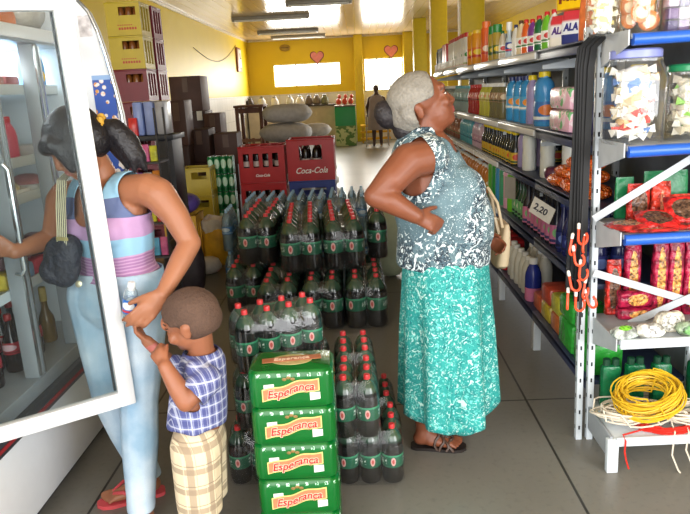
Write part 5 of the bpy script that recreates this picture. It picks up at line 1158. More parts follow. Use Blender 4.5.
def hand(mb, wrist, knuck, palmn, side, s=1.0, curl=(.5, .5, .55, .6), thumb=(.6, .5), spread=.05):
    """wrist -> knuckles direction, palm normal; side=+1 puts the thumb on +cross(dir, normal)"""
    w = Vector(wrist); d = (Vector(knuck)-w).normalized(); n = Vector(palmn); n = (n-d*n.dot(d)).normalized(); t_ = d.cross(n)*side
    L = .085*s; tips = []
    for k in range(4):
        o = (1.5-k)*.0185*s; base = w+d*(L*(1.0-.03*abs(k-1)))+t_*o
        cone(mb, w+t_*o*.55+d*.008*s, .015*s, base, .0108*s)
        ln = (.04, .045, .042, .033)[k]*s; c = curl[k]; p = base; dr = (d+t_*(1.5-k)*spread).normalized(); r = .0098*s
        for seg_ in range(3):
            ang = c*(1.0 if seg_ else .8); dr = (dr*math.cos(ang)+n*math.sin(ang)).normalized(); n2 = n
            q = p+dr*ln*(1, .66, .52)[seg_]; cone(mb, p, r, q, r*.9, seg=10); p = q; r *= .9
            # keep curling about the same axis
            n = (n-dr*n.dot(dr)); n = n.normalized() if n.length > 1e-4 else Vector(palmn)
        tips.append((p, dr)); n = Vector(palmn); n = (n-d*n.dot(d)).normalized()
    b0 = w+t_*.018*s+d*.018*s; dr = (d*math.cos(thumb[0])+t_*math.sin(thumb[0])+n*.25).normalized(); p1 = b0+dr*.04*s; cone(mb, b0, .0155*s, p1, .0125*s)
    dr2 = (dr+n*thumb[1]+d*.35).normalized(); p2 = p1+dr2*.032*s; cone(mb, p1, .0122*s, p2, .0108*s); dr3 = (dr2+n*thumb[1]*.6+d*.1).normalized(); cone(mb, p2, .0106*s, p2+dr3*.022*s, .009*s)
    cone(mb, w-d*.01*s, .024*s, w+d*.055*s, .032*s, fx=.55, up=n)
    return tips
def foot(mb, heel, toe, s=1.0, side=1, ankle=None):
    h, t_ = Vector(heel), Vector(toe); d = (t_-h).normalized(); l = Vector((-d.y, d.x, 0))*side; L = (t_-h).length; z = Vector((0, 0, 1))
    cone(mb, h+d*.035*s+z*.034*s, .033*s, h+d*L*.4+z*.042*s, .034*s); cone(mb, h+d*L*.35+z*.05*s, .032*s, h+d*L*.72+z*.022*s, .021*s)
    for q, r in ((-.024, .017), (.022, .018)): cone(mb, h+d*L*.35+l*q*.6*s+z*.03*s, .026*s, h+d*L*.74+l*q*s+z*.019*s, r*s)
    for k in range(5):
        o = (.03-.0155*k)*s; ln = (1.0, 1.0, .965, .925, .88)[k]; r = (.0125, .009, .0085, .008, .0078)[k]*s
        b = h+d*L*.72+l*o+z*.016*s; e_ = h+d*(L*ln-r)+l*o*1.12+z*(r+.002); cone(mb, b, r*1.15, (b+e_)/2+z*.005*s, r*1.02); cone(mb, (b+e_)/2+z*.005*s, r, e_, r*.95)
    if ankle is not None: cone(mb, h+d*.045*s+z*.05*s, .034*s, ankle, .034*s)

# ============================== elderly woman
EX, EY = .315, 2.66
el = thing('person', 'person in patterned top and long turquoise skirt, hand on hip, looking up at shelves', 'person', (EX, EY, 0))
O = Vector((EX, EY, 0)); V = lambda x, y, z: Vector((x, y, z))      # local: +x is forward for her, -y towards the camera side (her right)
b = MB()
# trunk
chain(b, [V(.0, 0, .86), V(-.005, 0, 1.02), V(-.03, 0, 1.16), V(-.05, 0, 1.27)], [.15, .15, .155, .125])
b.ell((.07, 0, 1.02), (.13, .17, .15)); b.ell((.06, -.085, 1.14), (.1, .09, .1)); b.ell((.06, .085, 1.14), (.1, .09, .1))
cone(b, V(-.06, -.13, 1.29), .066, V(-.06, .13, 1.29), .066); chain(b, [V(-.05, 0, 1.27), V(-.055, 0, 1.36), V(-.045, 0, 1.43)], [.08, .058, .058])
# head tilted back, face turned to +x
ES = 1.09; hc = V(-.056, 0, 1.484); fwd = V(.93, 0, .37); HM = frame(hc, fwd, (0, 0, 1)); face(b, HM, ES)
cone(b, V(-.04, 0, 1.38), .054, hc+V(.01, 0, -.03), .05)
# right arm, hand on the hip
sh_, elb, wr = P(409, 161, 2.49)-O, P(376, 196, 2.43)-O, P(416, 216, 2.415)-O
chain(b, [V(-.06, -.14, 1.29), sh_, sh_.lerp(elb, .5)+V(.0, -.01, .0), elb], [.066, .069, .060, .044]); chain(b, [elb, elb.lerp(wr, .35)+V(0, -.004, .008), wr], [.045, .047, .031])
hand(b, wr, wr+V(.85, .12, -.42), V(-.3, .8, -.25), 1, .92, curl=(.6, .75, .85, .9), thumb=(.9, .3))
# left arm hangs in front, partly hidden
sl, elb2, wr2 = V(-.03, .19, 1.27), V(.06, .235, 1.04), V(.19, .2, .90)
chain(b, [V(-.04, .14, 1.29), sl, elb2], [.062, .06, .042]); chain(b, [elb2, wr2], [.041, .029]); hand(b, wr2, wr2+V(.8, -.1, -.35), V(0, -.8, -.3), -1, .92, curl=(.6, .7, .7, .7))
# legs and feet
for q, (hx, tx_, yy, side) in ((0, (-.135, .085, -.015, 1)), (1, (-.085, .13, .13, -1))):
    an = V(hx+.05, yy, .1); chain(b, [V(-.01, yy*.9, .84), V(.0, yy, .48), V(hx+.045, yy, .28), an], [.095, .062, .055, .036]); foot(b, (hx, yy, .014), (tx_, yy-.03*side, .014), .98, side, an)
def paint_e(c):
    p = HM.inverted() @ c
    p = p/ES; return 1 if (abs(p.x) < .022 and p.y < -.083 and -.071 < p.z < -.047) else 0
skin('body', b, [SK_E, LIP], el, .0062, 4, paint=paint_e)
facemarks(HM, ES, el, True)
# hair: grey swept back, dark bun at the nape
HG_t = NT('grey_hair'); x = HG_t.xyz(); nz = HG_t.noise(14, 4, dist=1.2); n2 = HG_t.noise(90, 3)
HG_t.bsdf(HG_t.mix(HG_t.math('ADD', HG_t.math('MULTIPLY', n2, .5), HG_t.math('MULTIPLY', nz, .5)), (74, 70, 66), (172, 166, 154)), .6, bump=n2, bstr=.6); HGREY = HG_t.m
HD_t = NT('dark_hair'); n2 = HD_t.noise(70, 3, dist=.6); HD_t.bsdf(HD_t.mix(n2, (18, 16, 18), (52, 46, 48)), .5, bump=n2, bstr=.6); HDARK = HD_t.m
HM1 = HM @ Matrix.Scale(ES, 4)
m = MB(); m.ell((0, .02, .034), (.083, .103, .088), M=HM1, seg=20); m.ell((0, .066, -.01), (.074, .066, .07), M=HM1, seg=18)
for q in (-1, 1): m.ell((q*.064, .05, -.005), (.024, .045, .045), M=HM1)
HI = HM.inverted()
def cut_h(c):
    p = (HI @ c)/ES; return p.y < -.052+.25*max(0, .06-p.z) or (p.z < .012 and p.y < .045 and abs(p.x) > .04)
skin('hair', m, [HGREY], el, .006, 6, cut=cut_h, thick=.004)
m = MB(); m.ell((0, .14, .022), (.05, .042, .054), M=HM1); m.ell((.0, .105, -.055), (.05, .038, .04), M=HM1); m.ell((0, .085, -.075), (.052, .034, .034), M=HM1)
skin('hair_bun', m, [HDARK], el, .006, 3)
# top
t = NT('patterned_top'); x = t.xyz()
w_ = t.noise(9, 3, dist=1.5); f1 = t.noise(30, 2, dist=2.4); v = t.n('ShaderNodeTexVoronoi'); v.feature = 'F1'; v.inputs['Scale'].default_value = 30; v.inputs['Randomness'].default_value = 1; t.l(t.tc.outputs['Object'], v.inputs['Vector'])
low = t.ramp(x[2], 1.03, .93); edge = t.ramp(t.math('ABSOLUTE', t.math('SUBTRACT', t.math('ADD', x[0], t.math('MULTIPLY', x[2], -.25)), -.13)), .07, .03)
q_ = t.n('ShaderNodeVectorMath', operation='DISTANCE'); t.l(t.tc.outputs['Object'], q_.inputs[0]); q_.inputs[1].default_value = (sh_.x+.012, -.15, sh_.z-.02)
dens = t.math('MAXIMUM', t.math('MAXIMUM', low, edge), t.ramp(q_.outputs['Value'], .175, .13)); dens = t.math('MAXIMUM', dens, t.ramp(x[2], 1.34, 1.37))
c = t.mix(w_, (62, 88, 98), (120, 148, 156)); dk = t.mix(t.math('GREATER_THAN', t.noise(130, 2), .5), (30, 44, 56), (70, 92, 104)); c = t.mix(t.math('MULTIPLY', dens, t.ramp(w_, .42, .5)), c, dk)
fl_ = t.math('MULTIPLY', t.math('GREATER_THAN', f1, t.math('SUBTRACT', .67, t.math('MULTIPLY', dens, .105))), 1.0); c = t.mix(fl_, c, (214, 226, 228))
spk = t.math('GREATER_THAN', t.noise(210, 2), t.math('MULTIPLY_ADD', x[0], -.25, .66)); c = t.mix(spk, c, (196, 210, 214)); t.bsdf(c, .75, bump=t.noise(60, 3), bstr=.1); TOPM = t.m
m = MB(); g = .016
chain(m, [V(.0, 0, .80), V(-.005, 0, 1.0), V(-.035, 0, 1.16), V(-.055, 0, 1.27)], [.185, .165, .166, .135])
m.ell((.075, 0, 1.0), (.145, .19, .18)); m.ell((.064, -.085, 1.14), (.108, .1, .108)); m.ell((.064, .085, 1.14), (.108, .1, .108)); m.ell((.02, 0, .88), (.19, .2, .12))
cone(m, V(-.06, -.125, 1.292), .08, V(-.06, .125, 1.292), .08); cone(m, V(-.05, 0, 1.3), .078, V(-.052, 0, 1.37), .072)
def cut_top(c):
    if c.z < .83+.012*math.sin(c.x*26+c.y*9): return True
    if c.z > 1.40: return True
    for q in (-1, 1):
        if q*c.y > .10 and ((c.x-sh_.x-.012)**2/.078**2+(c.z-sh_.z+.02)**2/.115**2) < 1: return True
        if q*c.y > .2 and c.z > 1.15: return True
    return c.x > -.02 and c.z > 1.30+(.06 if abs(c.y) > .07 else 0) and abs(c.y) < .09
skin('blouse', m, [TOPM], el, .008, 8, cut=cut_top, thick=.004)
# skirt: pleated loft
t = NT('turquoise_skirt'); f1 = t.noise(34, 3, dist=3.0); f2 = t.noise(70, 3, dist=1.2)
c = t.mix(t.noise(18, 3, dist=1.5), (4, 106, 108), (50, 172, 164)); c = t.mix(t.ramp(f1, .575, .63), c, (190, 228, 220)); c = t.mix(t.math('MULTIPLY', t.math('GREATER_THAN', f2, .6), .7), c, (120, 216, 206)); c = t.mix(t.math('GREATER_THAN', t.noise(40, 3, dist=2), .64), c, (4, 112, 116)); t.bsdf(c, .7, bump=t.noise(30, 3), bstr=.12); SKM = t.m
rings = []; N = 72
hemz = lambda a: .165+.035*math.cos(a)*-1*0+.03*math.sin(3*a)*.3
for i in range(25):
    f = i/24; rr = []
    for j in range(N):
        a = 2*PI*j/N; pl = (.009+.023*f)*math.sin(9*a+1.2*math.sin(2*a))*min(1, f*2.2)+.006*f*math.sin(17*a)
        rx = .170+.026*f**.8+pl*.8; ry = .192+.045*f**.8+pl
        zb = .195+.07*max(0, math.cos(a))**2-.03*max(0, -math.sin(a))*max(0, math.cos(a+.9))+.012*math.sin(9*a+1.2*math.sin(2*a))
        z = .875*(1-f)+zb*f
        rr.append((.02+.0*f+rx*math.cos(a)+.01*f, ry*math.sin(a), z))
    rings.append(rr)
o = MB().loft(rings, cap=False).build('skirt', SKM, el, smooth=60); q = o.modifiers.new('t', 'SOLIDIFY'); q.thickness = .004
# sandals
SAN = pm((34, 28, 26), .5, name='dark_sandal'); BEAD = pm((70, 50, 40), .4, name='sandal_strap_leather')
for (hx, tx_, yy, side) in ((-.135, .085, -.015, 1), (-.085, .13, .13, -1)):
    h, tt_ = V(hx-.008, yy, 0), V(tx_+.012, yy-.03*side, 0); d = (tt_-h).normalized(); l = V(-d.y, d.x, 0); L = (tt_-h).length
    pts = [(s_*L, w) for s_, w in ((.0, .014), (.03, .026), (.1, .033), (.35, .034), (.6, .042), (.78, .046), (.92, .038), (1, .016))]
    poly = [h+d*a-l*w for a, w in pts]+[h+d*a+l*w for a, w in reversed(pts)]
    so = MB().prism([(p.x, p.y) for p in poly], .001, .0145).build('sandal', SAN, el)
    st = MB(); 
    for a, hh, wv in ((.48, .082, .044), (.56, .07, .048), (.64, .058, .05), (.72, .046, .052)):
        st.tube([h+d*(a*L+.012*math.sin(5*q+a*20))+l*(wv*math.cos(PI*q/10))+V(0, 0, .012+hh*.86*math.sin(PI*q/10)) for q in range(11)], .0062, 6)
    for q in range(12): st.ell(h+d*(.46+.026*q)*L+l*(.02*math.sin(q*2.3))+V(0, 0, .088-.0036*q), (.008, .008, .006), seg=8)
    st.build('woven_strap', BEAD, so)
# beige handbag on her far arm
hb = thing('handbag', 'beige handbag hanging at the far side of the elderly woman', 'handbag', (P(500, 240, 2.95).x, 2.98, P(499, 266, 2.95).z))
BG = pm((206, 186, 152), .5, var=.06, name='beige_leather')
rg = []
for z, w, d in ((0, .05, .1), (.015, .065, .125), (.1, .06, .13), (.17, .045, .125), (.2, .03, .115), (.205, .02, .11)):
    rg.append([(w/2*math.copysign(abs(math.cos(a))**.6, math.cos(a))+.02*math.sin(z*6), d/2*2*.8*math.copysign(abs(math.sin(a))**.6, math.sin(a)), z) for a in [2*PI*k/24 for k in range(24)]])
MB().loft(rg).build('bag_body', BG, hb)
MB().box((.03, -.03, .17), (.016, .05, .13), bev=.006, M=Matrix.Rotation(R(-14), 4, 'Y')).build('flap', pm((222, 204, 172), .45, name='pale_leather'), hb)
MB().tube([(0, -.08, .19), (-.02, -.06, .3), (-.05, 0, .36), (-.02, .06, .3), (0, .08, .19)], .007, 8).build('strap', BG, hb)

# ============================== woman at the refrigerator
WX, WY = -.905, 2.335
wo = thing('person', 'person in striped blue and pink tank top and pale jeans leaning into the refrigerator', 'person', (WX, WY, 0)); OW = Vector((WX, WY, 0))
def WP(px, py, Y): return P(px, py, Y)-OW
left = V(.93, -.36, 0).normalized(); fw = V(-.36, -.93, 0).normalized()
b = MB(); pel = V(0, 0, .84); che = V(-.005, -.015, 1.12)
hipL, hipR = WP(140, 300, 2.28), WP(96, 300, 2.36)
cone(b, pel-left*.06, .118, pel+left*.06, .118); chain(b, [pel+V(0, 0, .02), V(0, 0, .98), che, V(.0, -.02, 1.2)], [.115, .105, .115, .105])
cone(b, pel+V(0, 0, .02)-left*.045, .1, V(0, 0, .98)-left*.035, .09); cone(b, pel+V(0, 0, .02)+left*.045, .1, V(0, 0, .98)+left*.035, .09); cone(b, V(0, 0, .98)-left*.035, .088, che-left*.05, .1); cone(b, V(0, 0, .98)+left*.035, .088, che+left*.05, .1)
for q in (-1, 1): b.ell(che+left*.062*q+fw*.065+V(0, 0, .0), (.06, .06, .058))
shL, shR = WP(153, 190, 2.25), WP(62, 196, 2.40)
cone(b, shL-left*.035, .058, shR+left*.035, .058); cone(b, (shL+shR)/2+V(0, 0, -.06)-left*.08, .075, (shL+shR)/2+V(0, 0, -.06)+left*.08, .075)
nk = (shL+shR)/2+V(0, .0, .03); hcw = WP(76, 144, 2.25)
chain(b, [nk, nk.lerp(hcw, .5)+V(.01, .02, 0), hcw+V(.02, .02, -.01)], [.062, .052, .05])
hf = (V(-.70, -.46, -.55)).normalized(); HW = frame(hcw, hf, V(-.3, -.1, 1)); face(b, HW, .98)
elL, wrL = WP(190, 243, 2.22), WP(163, 294, 2.09)
chain(b, [shL-left*.02, shL+left*.02+V(0, 0, -.015), shL.lerp(elL, .5)+V(.012, 0, .005), elL], [.06, .059, .048, .038]); chain(b, [elL, elL.lerp(wrL, .35), wrL], [.039, .038, .026])
kn = WP(146, 312, 2.055)
hand(b, wrL, kn, V(-.25, 1, -.1), -1, .98, curl=(.38, .42, .46, .5), thumb=(.55, .35))
elR, wrR = WP(52, 238, 2.40), WP(14, 252, 2.26)
chain(b, [shR+left*.02, shR+V(-.005, 0, -.02), shR.lerp(elR, .5), elR], [.058, .056, .046, .038]); chain(b, [elR, elR.lerp(wrR, .4), wrR], [.039, .037, .026])
hand(b, wrR, WP(0, 245, 2.235), V(.0, -.3, 1) if False else V(-.2, .9, -.1), 1, .9, curl=(.6, .65, .7, .7), thumb=(.7, .4))
knL, anL, heL, toL = WP(139, 402, 2.235), WP(141, 496, 2.13), FL(152, 521)-OW, FL(118, 566)-OW
knR, anR = WP(112, 400, 2.36), FL(146, 480)-OW+V(0, 0, .1)
heR, toR = FL(163, 492)-OW, FL(101, 506)-OW
anR = heR+(toR-heR).normalized()*.05+V(0, 0, .1)
for hp, kn_, an, he, to, sd in ((hipL, knL, anL, heL, toL, 1), (hipR, knR, anR, heR, toR, -1)):
    chain(b, [hp, hp.lerp(kn_, .5), kn_, kn_.lerp(an, .35), an], [.088, .074, .054, .054, .034])
    foot(b, he+V(0, 0, .016), to+V(0, 0, .016), .95, sd, an)
def paint_w(c):
    p = HW.inverted() @ c; return 1 if (abs(p.x) < .022 and p.y < -.08 and -.069 < p.z < -.045) else 0
skin('body', b, [SK_W, LIPB], wo, .0058, 5, paint=paint_w); facemarks(HW, .95, wo)
# hair
m = MB(); m.ell((0, .016, .036), (.083, .101, .088), M=HW, seg=20); m.ell((0, .05, -.01), (.078, .07, .075), M=HW, seg=18)
for q in (-1, 1): m.ell((q*.07, -.02, -.015), (.02, .05, .06), M=HW); 
m.ell((.03, -.07, .05), (.05, .035, .03), M=HW); m.ell((-.02, -.075, .045), (.05, .03, .028), M=HW); cone(m, HW @ V(.06, -.06, .03), .022, HW @ V(.066, -.072, -.05), .012); cone(m, HW @ V(-.06, -.055, .03), .022, HW @ V(-.068, -.06, -.04), .012)
HWI = HW.inverted()
def cut_hw(c):
    p = HWI @ c; return p.y < -.05 and p.z < .0 and abs(p.x) < .045
HB_t = NT('black_hair'); n2 = HB_t.noise(60, 3, dist=.8); HB_t.bsdf(HB_t.mix(n2, (10, 9, 12), (40, 37, 42)), .42, bump=n2, bstr=.5); HBLK = HB_t.m
skin('hair', m, [HBLK], wo, .006, 5, cut=cut_hw, thick=.003)
bunp = WP(102, 128, 2.29)
m = MB(); m.ell(hcw.lerp(bunp, .75), (.045, .045, .045)); chain(m, [bunp, WP(114, 131, 2.30), WP(127, 143, 2.31), WP(138, 157, 2.31), WP(146, 170, 2.31)], [.032, .044, .044, .03, .008]); chain(m, [WP(112, 138, 2.30), WP(122, 152, 2.30), WP(128, 168, 2.30)], [.036, .03, .008]); chain(m, [WP(120, 140, 2.29), WP(133, 158, 2.29), WP(135, 173, 2.29)], [.03, .022, .006])
skin('ponytail', m, [HBLK], wo, .006, 3)
m = MB(); ax = (WP(118, 128, 2.30)-bunp).normalized(); a_ = ax.orthogonal().normalized(); c_ = ax.cross(a_)
m.tube([bunp+a_*(.036+.005*math.sin(9*k*2*PI/40))*math.cos(2*PI*k/40)+c_*(.036+.005*math.sin(9*k*2*PI/40))*math.sin(2*PI*k/40) for k in range(40)], .013, 8, closed=True); m.build('scrunchie', pm((206, 160, 60), .7, var=.2, scale=40), wo)
# tank top
t = NT('striped_tank_top'); x = t.xyz(); wv = t.math('MULTIPLY_ADD', t.noise(5, 2), .03, x[2]); rib = t.math('MULTIPLY', t.math('SINE', t.math('MULTIPLY', x[2], 900)), .5)
def band(lo, hi): return t.math('MULTIPLY', t.math('GREATER_THAN', wv, lo), t.math('LESS_THAN', wv, hi))
c = t.mix(band(1.185, 1.25), (150, 196, 222), (96, 110, 150)); c = t.mix(band(1.11, 1.185), c, (186, 148, 190)); c = t.mix(band(.80, 1.045), c, (176, 128, 176)); c = t.mix(t.math('MULTIPLY', band(.80, 1.045), t.math('GREATER_THAN', t.math('SINE', t.math('MULTIPLY', wv, 520)), .3)), c, (204, 164, 200)); t.bsdf(c, .7, bump=t.noise(50, 3), bstr=.12); TANK = t.m
m = MB()
cone(m, pel+V(0, 0, .05)-left*.05, .122, pel+V(0, 0, .05)+left*.05, .122); chain(m, [pel+V(0, 0, .05), V(0, 0, .98), che, V(.0, -.02, 1.2)], [.125, .117, .126, .116])
for q in (-1, 1):
    cone(m, pel+V(0, 0, .05)+left*.045*q, .112, V(0, 0, .98)+left*.035*q, .1); cone(m, V(0, 0, .98)+left*.035*q, .1, che+left*.05*q, .112); m.ell(che+left*.062*q+fw*.068, (.068, .068, .066))
cone(m, (shL+shR)/2+V(0, 0, -.06)-left*.08, .088, (shL+shR)/2+V(0, 0, -.06)+left*.08, .088); cone(m, shL-left*.045, .068, shR+left*.045, .068)
mid_ = (shL+shR)/2
def cut_t(c):
    if c.z < .925: return True
    u = (c-mid_).dot(left); f = (c-mid_).dot(fw)
    if c.z > 1.11 and abs(u) < .062 and f > -.02 and (u/.066)**2+((c.z-1.262)/.12)**2 < 1: return True
    if c.z > 1.2 and abs(u) < .058: return True
    if abs(u) > .112 and c.z > 1.10 and ((abs(u)-.197)/.082)**2+((c.z-1.27)/.105)**2 < 1: return True
    return abs(u) > .15 and c.z > 1.17
skin('tank_top', m, [TANK], wo, .007, 6, cut=cut_t, thick=.0035)
# dark bra strap and pale trim
# jeans
t = NT('faded_jeans'); nz = t.noise(5, 4); n2 = t.noise(240, 2); x = t.xyz()
c = t.mix(t.ramp(nz, .4, .66), (150, 184, 210), (214, 228, 238)); c = t.mix(t.math('MULTIPLY', n2, .35), c, (140, 174, 202)); t.bsdf(c, .85, bump=t.noise(26, 4), bstr=.25); JEAN = t.m
m = MB(); cone(m, pel-left*.055, .128, pel+left*.055, .128); cone(m, pel+V(0, 0, .1)-left*.05, .119, pel+V(0, 0, .1)+left*.05, .119)
for hp, kn_, an in ((hipL, knL, anL), (hipR, knR, anR)):
    chain(m, [hp+V(0, 0, .02), hp.lerp(kn_, .5), kn_, kn_.lerp(an, .4), an, an+(an-kn_).normalized()*.06], [.1, .086, .068, .066, .05, .048])
def cut_j(c): return c.z > .962 or c.z < .088
skin('jeans', m, [JEAN], wo, .007, 5, cut=cut_j, thick=.003)
MB().lathe([(.012, 0), (.012, .004), (.004, .006)], 12, M=Matrix.Translation(WP(79, 284, 2.19)) @ Matrix.Rotation(R(80), 4, 'X')).build('button', pm((200, 190, 160), .3, metal=.7), wo)
# flip-flops
FLP = pm((214, 84, 90), .5, name='coral_rubber')
for he, to, sd in ((heL, toL, 1), (heR, toR, -1)):
    h, tt_ = Vector((he.x, he.y, 0)), Vector((to.x, to.y, 0)); d = (tt_-h).normalized(); h = h-d*.01; L = (tt_-h).length+.012; l = V(-d.y, d.x, 0)
    pts = [(s_*L, w) for s_, w in ((.0, .016), (.03, .028), (.1, .034), (.35, .034), (.6, .042), (.78, .046), (.92, .036), (1, .014))]
    poly = [h+d*a-l*w for a, w in pts]+[h+d*a+l*w for a, w in reversed(pts)]
    so = MB().prism([(p.x, p.y) for p in poly], .001, .016).build('flip_flop', FLP, wo)
    st = MB()
    for q in (-1, 1): st.tube([h+d*L*.78+l*.008*sd+V(0, 0, .016), h+d*L*.74+l*.012*q+V(0, 0, .05), h+d*L*.6+l*.042*q+V(0, 0, .062), h+d*L*.46+l*.05*q+V(0, 0, .036), h+d*L*.4+l*.044*q+V(0, 0, .014)], [.004, .006, .0075, .007, .006], 8)
    st.build('strap', FLP, so)
# shoulder bag with striped strap
hbg = thing('shoulder_bag', 'small dark shoulder bag on a striped strap hanging from the woman leaning in', 'bag', tuple(P(62, 262, 2.20)))
ob_ = Vector(hbg.location)
t = NT('black_fabric'); t.bsdf(t.mix(t.noise(30, 3), (22, 24, 32), (54, 56, 68)), .6, bump=t.noise(22, 4), bstr=1.0, bdist=.03)
m = MB(); m.ell((0, .0, .0), (.075, .045, .095), rot=(0, .1, -.35)); m.ell((-.035, 0, -.03), (.05, .04, .05)); m.ell((.035, -.005, .045), (.045, .045, .055)); skin('bag_body', m, [t.m], hbg, .006, 4)
t = NT('striped_strap'); x = t.xyz('UV'); t.bsdf(t.mix(t.math('LESS_THAN', t.math('FRACT', t.math('MULTIPLY', x[0], 5)), .55), (48, 48, 50), (222, 214, 180)), .6); STR = t.m
tp_, bt_ = P(60, 178, 2.245)-ob_, P(62, 243, 2.175)-ob_
side_ = V(.93, -.36, 0).normalized(); nrm = V(-.36, -.93, 0).normalized(); vs = []; fs = []; us = []
sp = [P(70, 172, 2.33)-ob_, P(62, 180, 2.245)-ob_, P(61, 205, 2.2)-ob_, P(62, 230, 2.175)-ob_, P(62, 248, 2.165)-ob_]
for i, p in enumerate(sp):
    for q in (-1, 1):
        for n_ in (0, 1): vs.append(tuple(p+side_*.021*q+nrm*.003*n_))
for i in range(len(sp)-1):
    a = 4*i; fs += [(a+1, a+3, a+7, a+5), (a, a+4, a+6, a+2), (a, a+1, a+5, a+4), (a+2, a+6, a+7, a+3)]; us += [[(0, 0), (1, 0), (1, 1), (0, 1)], [(0, 0), (0, 1), (1, 1), (1, 0)], [(0, 0)]*4, [(0, 0)]*4]
MB().add(vs, fs, 0, None, us).build('strap', STR, hbg)
MB().box(tuple(P(62, 239, 2.165)-ob_), (.05, .006, .012), rz=math.atan2(side_.y, side_.x), bev=.002).build('buckle', pm((206, 190, 130), .3, metal=.6), hbg)
# small water bottle in her hand
wb = thing('water_bottle', 'small blue labelled bottle held in the hand of the woman in jeans', 'bottle', tuple(P(129, 324, 2.115))); wb.rotation_euler = (R(4), R(12), 0)
a_, c_, l_ = pet(.05, .155, clear('small_pet', fac=.6, diff=.3, dcol=(190, 210, 220)), pm((236, 238, 240), .3), labelmat('blue_label', (40, 110, 200), (230, 236, 240), (200, 60, 70)), (.3, .62), 16)
bq = ob('bottle_body', a_, wb); ob('cap', c_, wb); ob('label', l_, wb)

# ============================== boy
BX, BY = -.555, 2.03
bo = thing('person', 'small person in plaid shirt and checked shorts reaching for the bottle', 'person', (BX, BY, 0)); OB = Vector((BX, BY, 0))
def BP(px, py, Y): return P(px, py, Y)-OB
b = MB()
hcb = BP(191, 321, 2.03); hfb = V(-.93, .18, -.30); HBm = frame(hcb, hfb, V(-.15, 0, 1)); sB = .94
face(b, HBm, sB, True)
nb = BP(202, 354, 2.05); chain(b, [hcb+V(.02, .0, -.04), nb], [.045, .042])
chain(b, [nb+V(0, 0, -.03), BP(199, 395, 2.04), BP(197, 425, 2.04), BP(199, 445, 2.04)], [.062, .078, .078, .076]); cone(b, nb+V(.0, -.062, -.035), .036, nb+V(.0, .062, -.035), .036)
sL, eL, wL = BP(207, 380, 1.955), BP(186, 402, 1.90), BP(165, 366, 1.92)
chain(b, [nb+V(0, -.05, -.045), sL, eL], [.036, .038, .031]); chain(b, [eL, eL.lerp(wL, .4), wL], [.032, .032, .023])
hand(b, wL, BP(154, 349, 1.95), V(-.3, .7, .3), -1, .66, curl=(1.0, 1.1, 1.2, 1.2), thumb=(.5, .6))
sR, eR, wR = BP(196, 374, 2.11), BP(174, 366, 2.10), BP(147, 341, 2.08)
chain(b, [nb+V(0, .05, -.035), sR, eR], [.036, .036, .027]); chain(b, [eR, wR], [.027, .02])
hand(b, wR, BP(131, 326, 2.07), V(.25, .1, .8), 1, .66, curl=(.8, .85, .9, .9), thumb=(.5, .5))
for q in (-1, 1):
    hp = BP(199, 446, 2.04)+V(0, .045*q, -.01); kn_ = V(hp.x-.012, hp.y*1.05, .25); an = V(hp.x+.005, kn_.y, .065)
    chain(b, [hp, kn_, kn_.lerp(an, .35), an], [.066, .043, .041, .027]); foot(b, (an.x+.035, an.y, .012), (an.x-.115, an.y, .012), .66, q, an)
def paint_b(c):
    p = HBm.inverted() @ c; return 1 if (abs(p.x) < .02 and p.y < -.078 and -.062 < p.z < -.04) else 0
skin('body', b, [SK_B, LIPB], bo, .005, 4, paint=paint_b); facemarks(HBm, sB, bo, closed=True)
t = NT('cropped_hair'); n2 = t.noise(150, 3); t.bsdf(t.mix(t.math('ADD', t.math('MULTIPLY', n2, .5), t.math('MULTIPLY', t.noise(14, 3), .5)), (50, 36, 30), (112, 84, 68)), .8, bump=n2, bstr=.6)
m = MB(); m.ell((0, .012*sB, .03*sB), (.0835*sB, .1035*sB, .0875*sB), M=HBm, seg=22); m.ell((0, .03*sB, -.0), (.078*sB, .084*sB, .07*sB), M=HBm, seg=22)
HBI = HBm.inverted()
def cut_b(c):
    p = HBI @ c; p = p/sB
    return (p.y < -.068 and p.z < .055) or (p.z < .012 and p.y < -.005) or (p.z < .03 and p.y < -.045) or p.z < -.055
skin('hair', m, [t.m], bo, .005, 3, cut=cut_b, thick=.002)
def plaid(name, base, bands, coordmul=1):
    t = NT(name); x = t.xyz(); h_ = t.math('ADD', x[0], t.math('MULTIPLY', x[1], .9)); c = None
    for (axis, per, wd, off, col, k) in bands:
        src = x[2] if axis == 'z' else h_
        f = t.math('MULTIPLY', t.math('LESS_THAN', t.math('FRACT', t.math('DIVIDE', t.math('ADD', src, off+10), per)), wd), k); c = t.mix(f, c if c is not None else base, col)
    t.bsdf(c, .8, bump=t.noise(40, 3), bstr=.2); return t.m
PLA = plaid('blue_plaid', (116, 122, 166), [('h', .036, .5, 0, (66, 72, 128), .6), ('z', .036, .5, 0, (64, 70, 126), .6), ('h', .036, .14, .012, (220, 224, 236), .5), ('z', .036, .14, .012, (220, 224, 236), .5), ('h', .018, .08, .004, (210, 214, 230), .5)])
CHK = plaid('tan_check', (222, 204, 172), [('h', .08, .3, 0, (150, 130, 108), .7), ('z', .075, .28, 0, (150, 130, 108), .7), ('h', .08, .05, .05, (120, 98, 80), .6), ('z', .075, .05, .045, (120, 98, 80), .6), ('h', .04, .06, .01, (236, 226, 190), .5)])
m = MB(); chain(m, [nb+V(0, 0, -.035), BP(199, 395, 2.04), BP(197, 425, 2.04), BP(197, 440, 2.04)], [.075, .095, .1, .102]); cone(m, nb+V(.0, -.066, -.035), .046, nb+V(.0, .066, -.035), .046)
cone(m, nb+V(0, 0, -.02), .06, nb+V(-.005, 0, .02), .055)
for s_, e_ in ((sL, eL), (sR, eR)): cone(m, s_, .047, s_.lerp(e_, .85), .048)
zc_ = BP(197, 434, 1.95).z
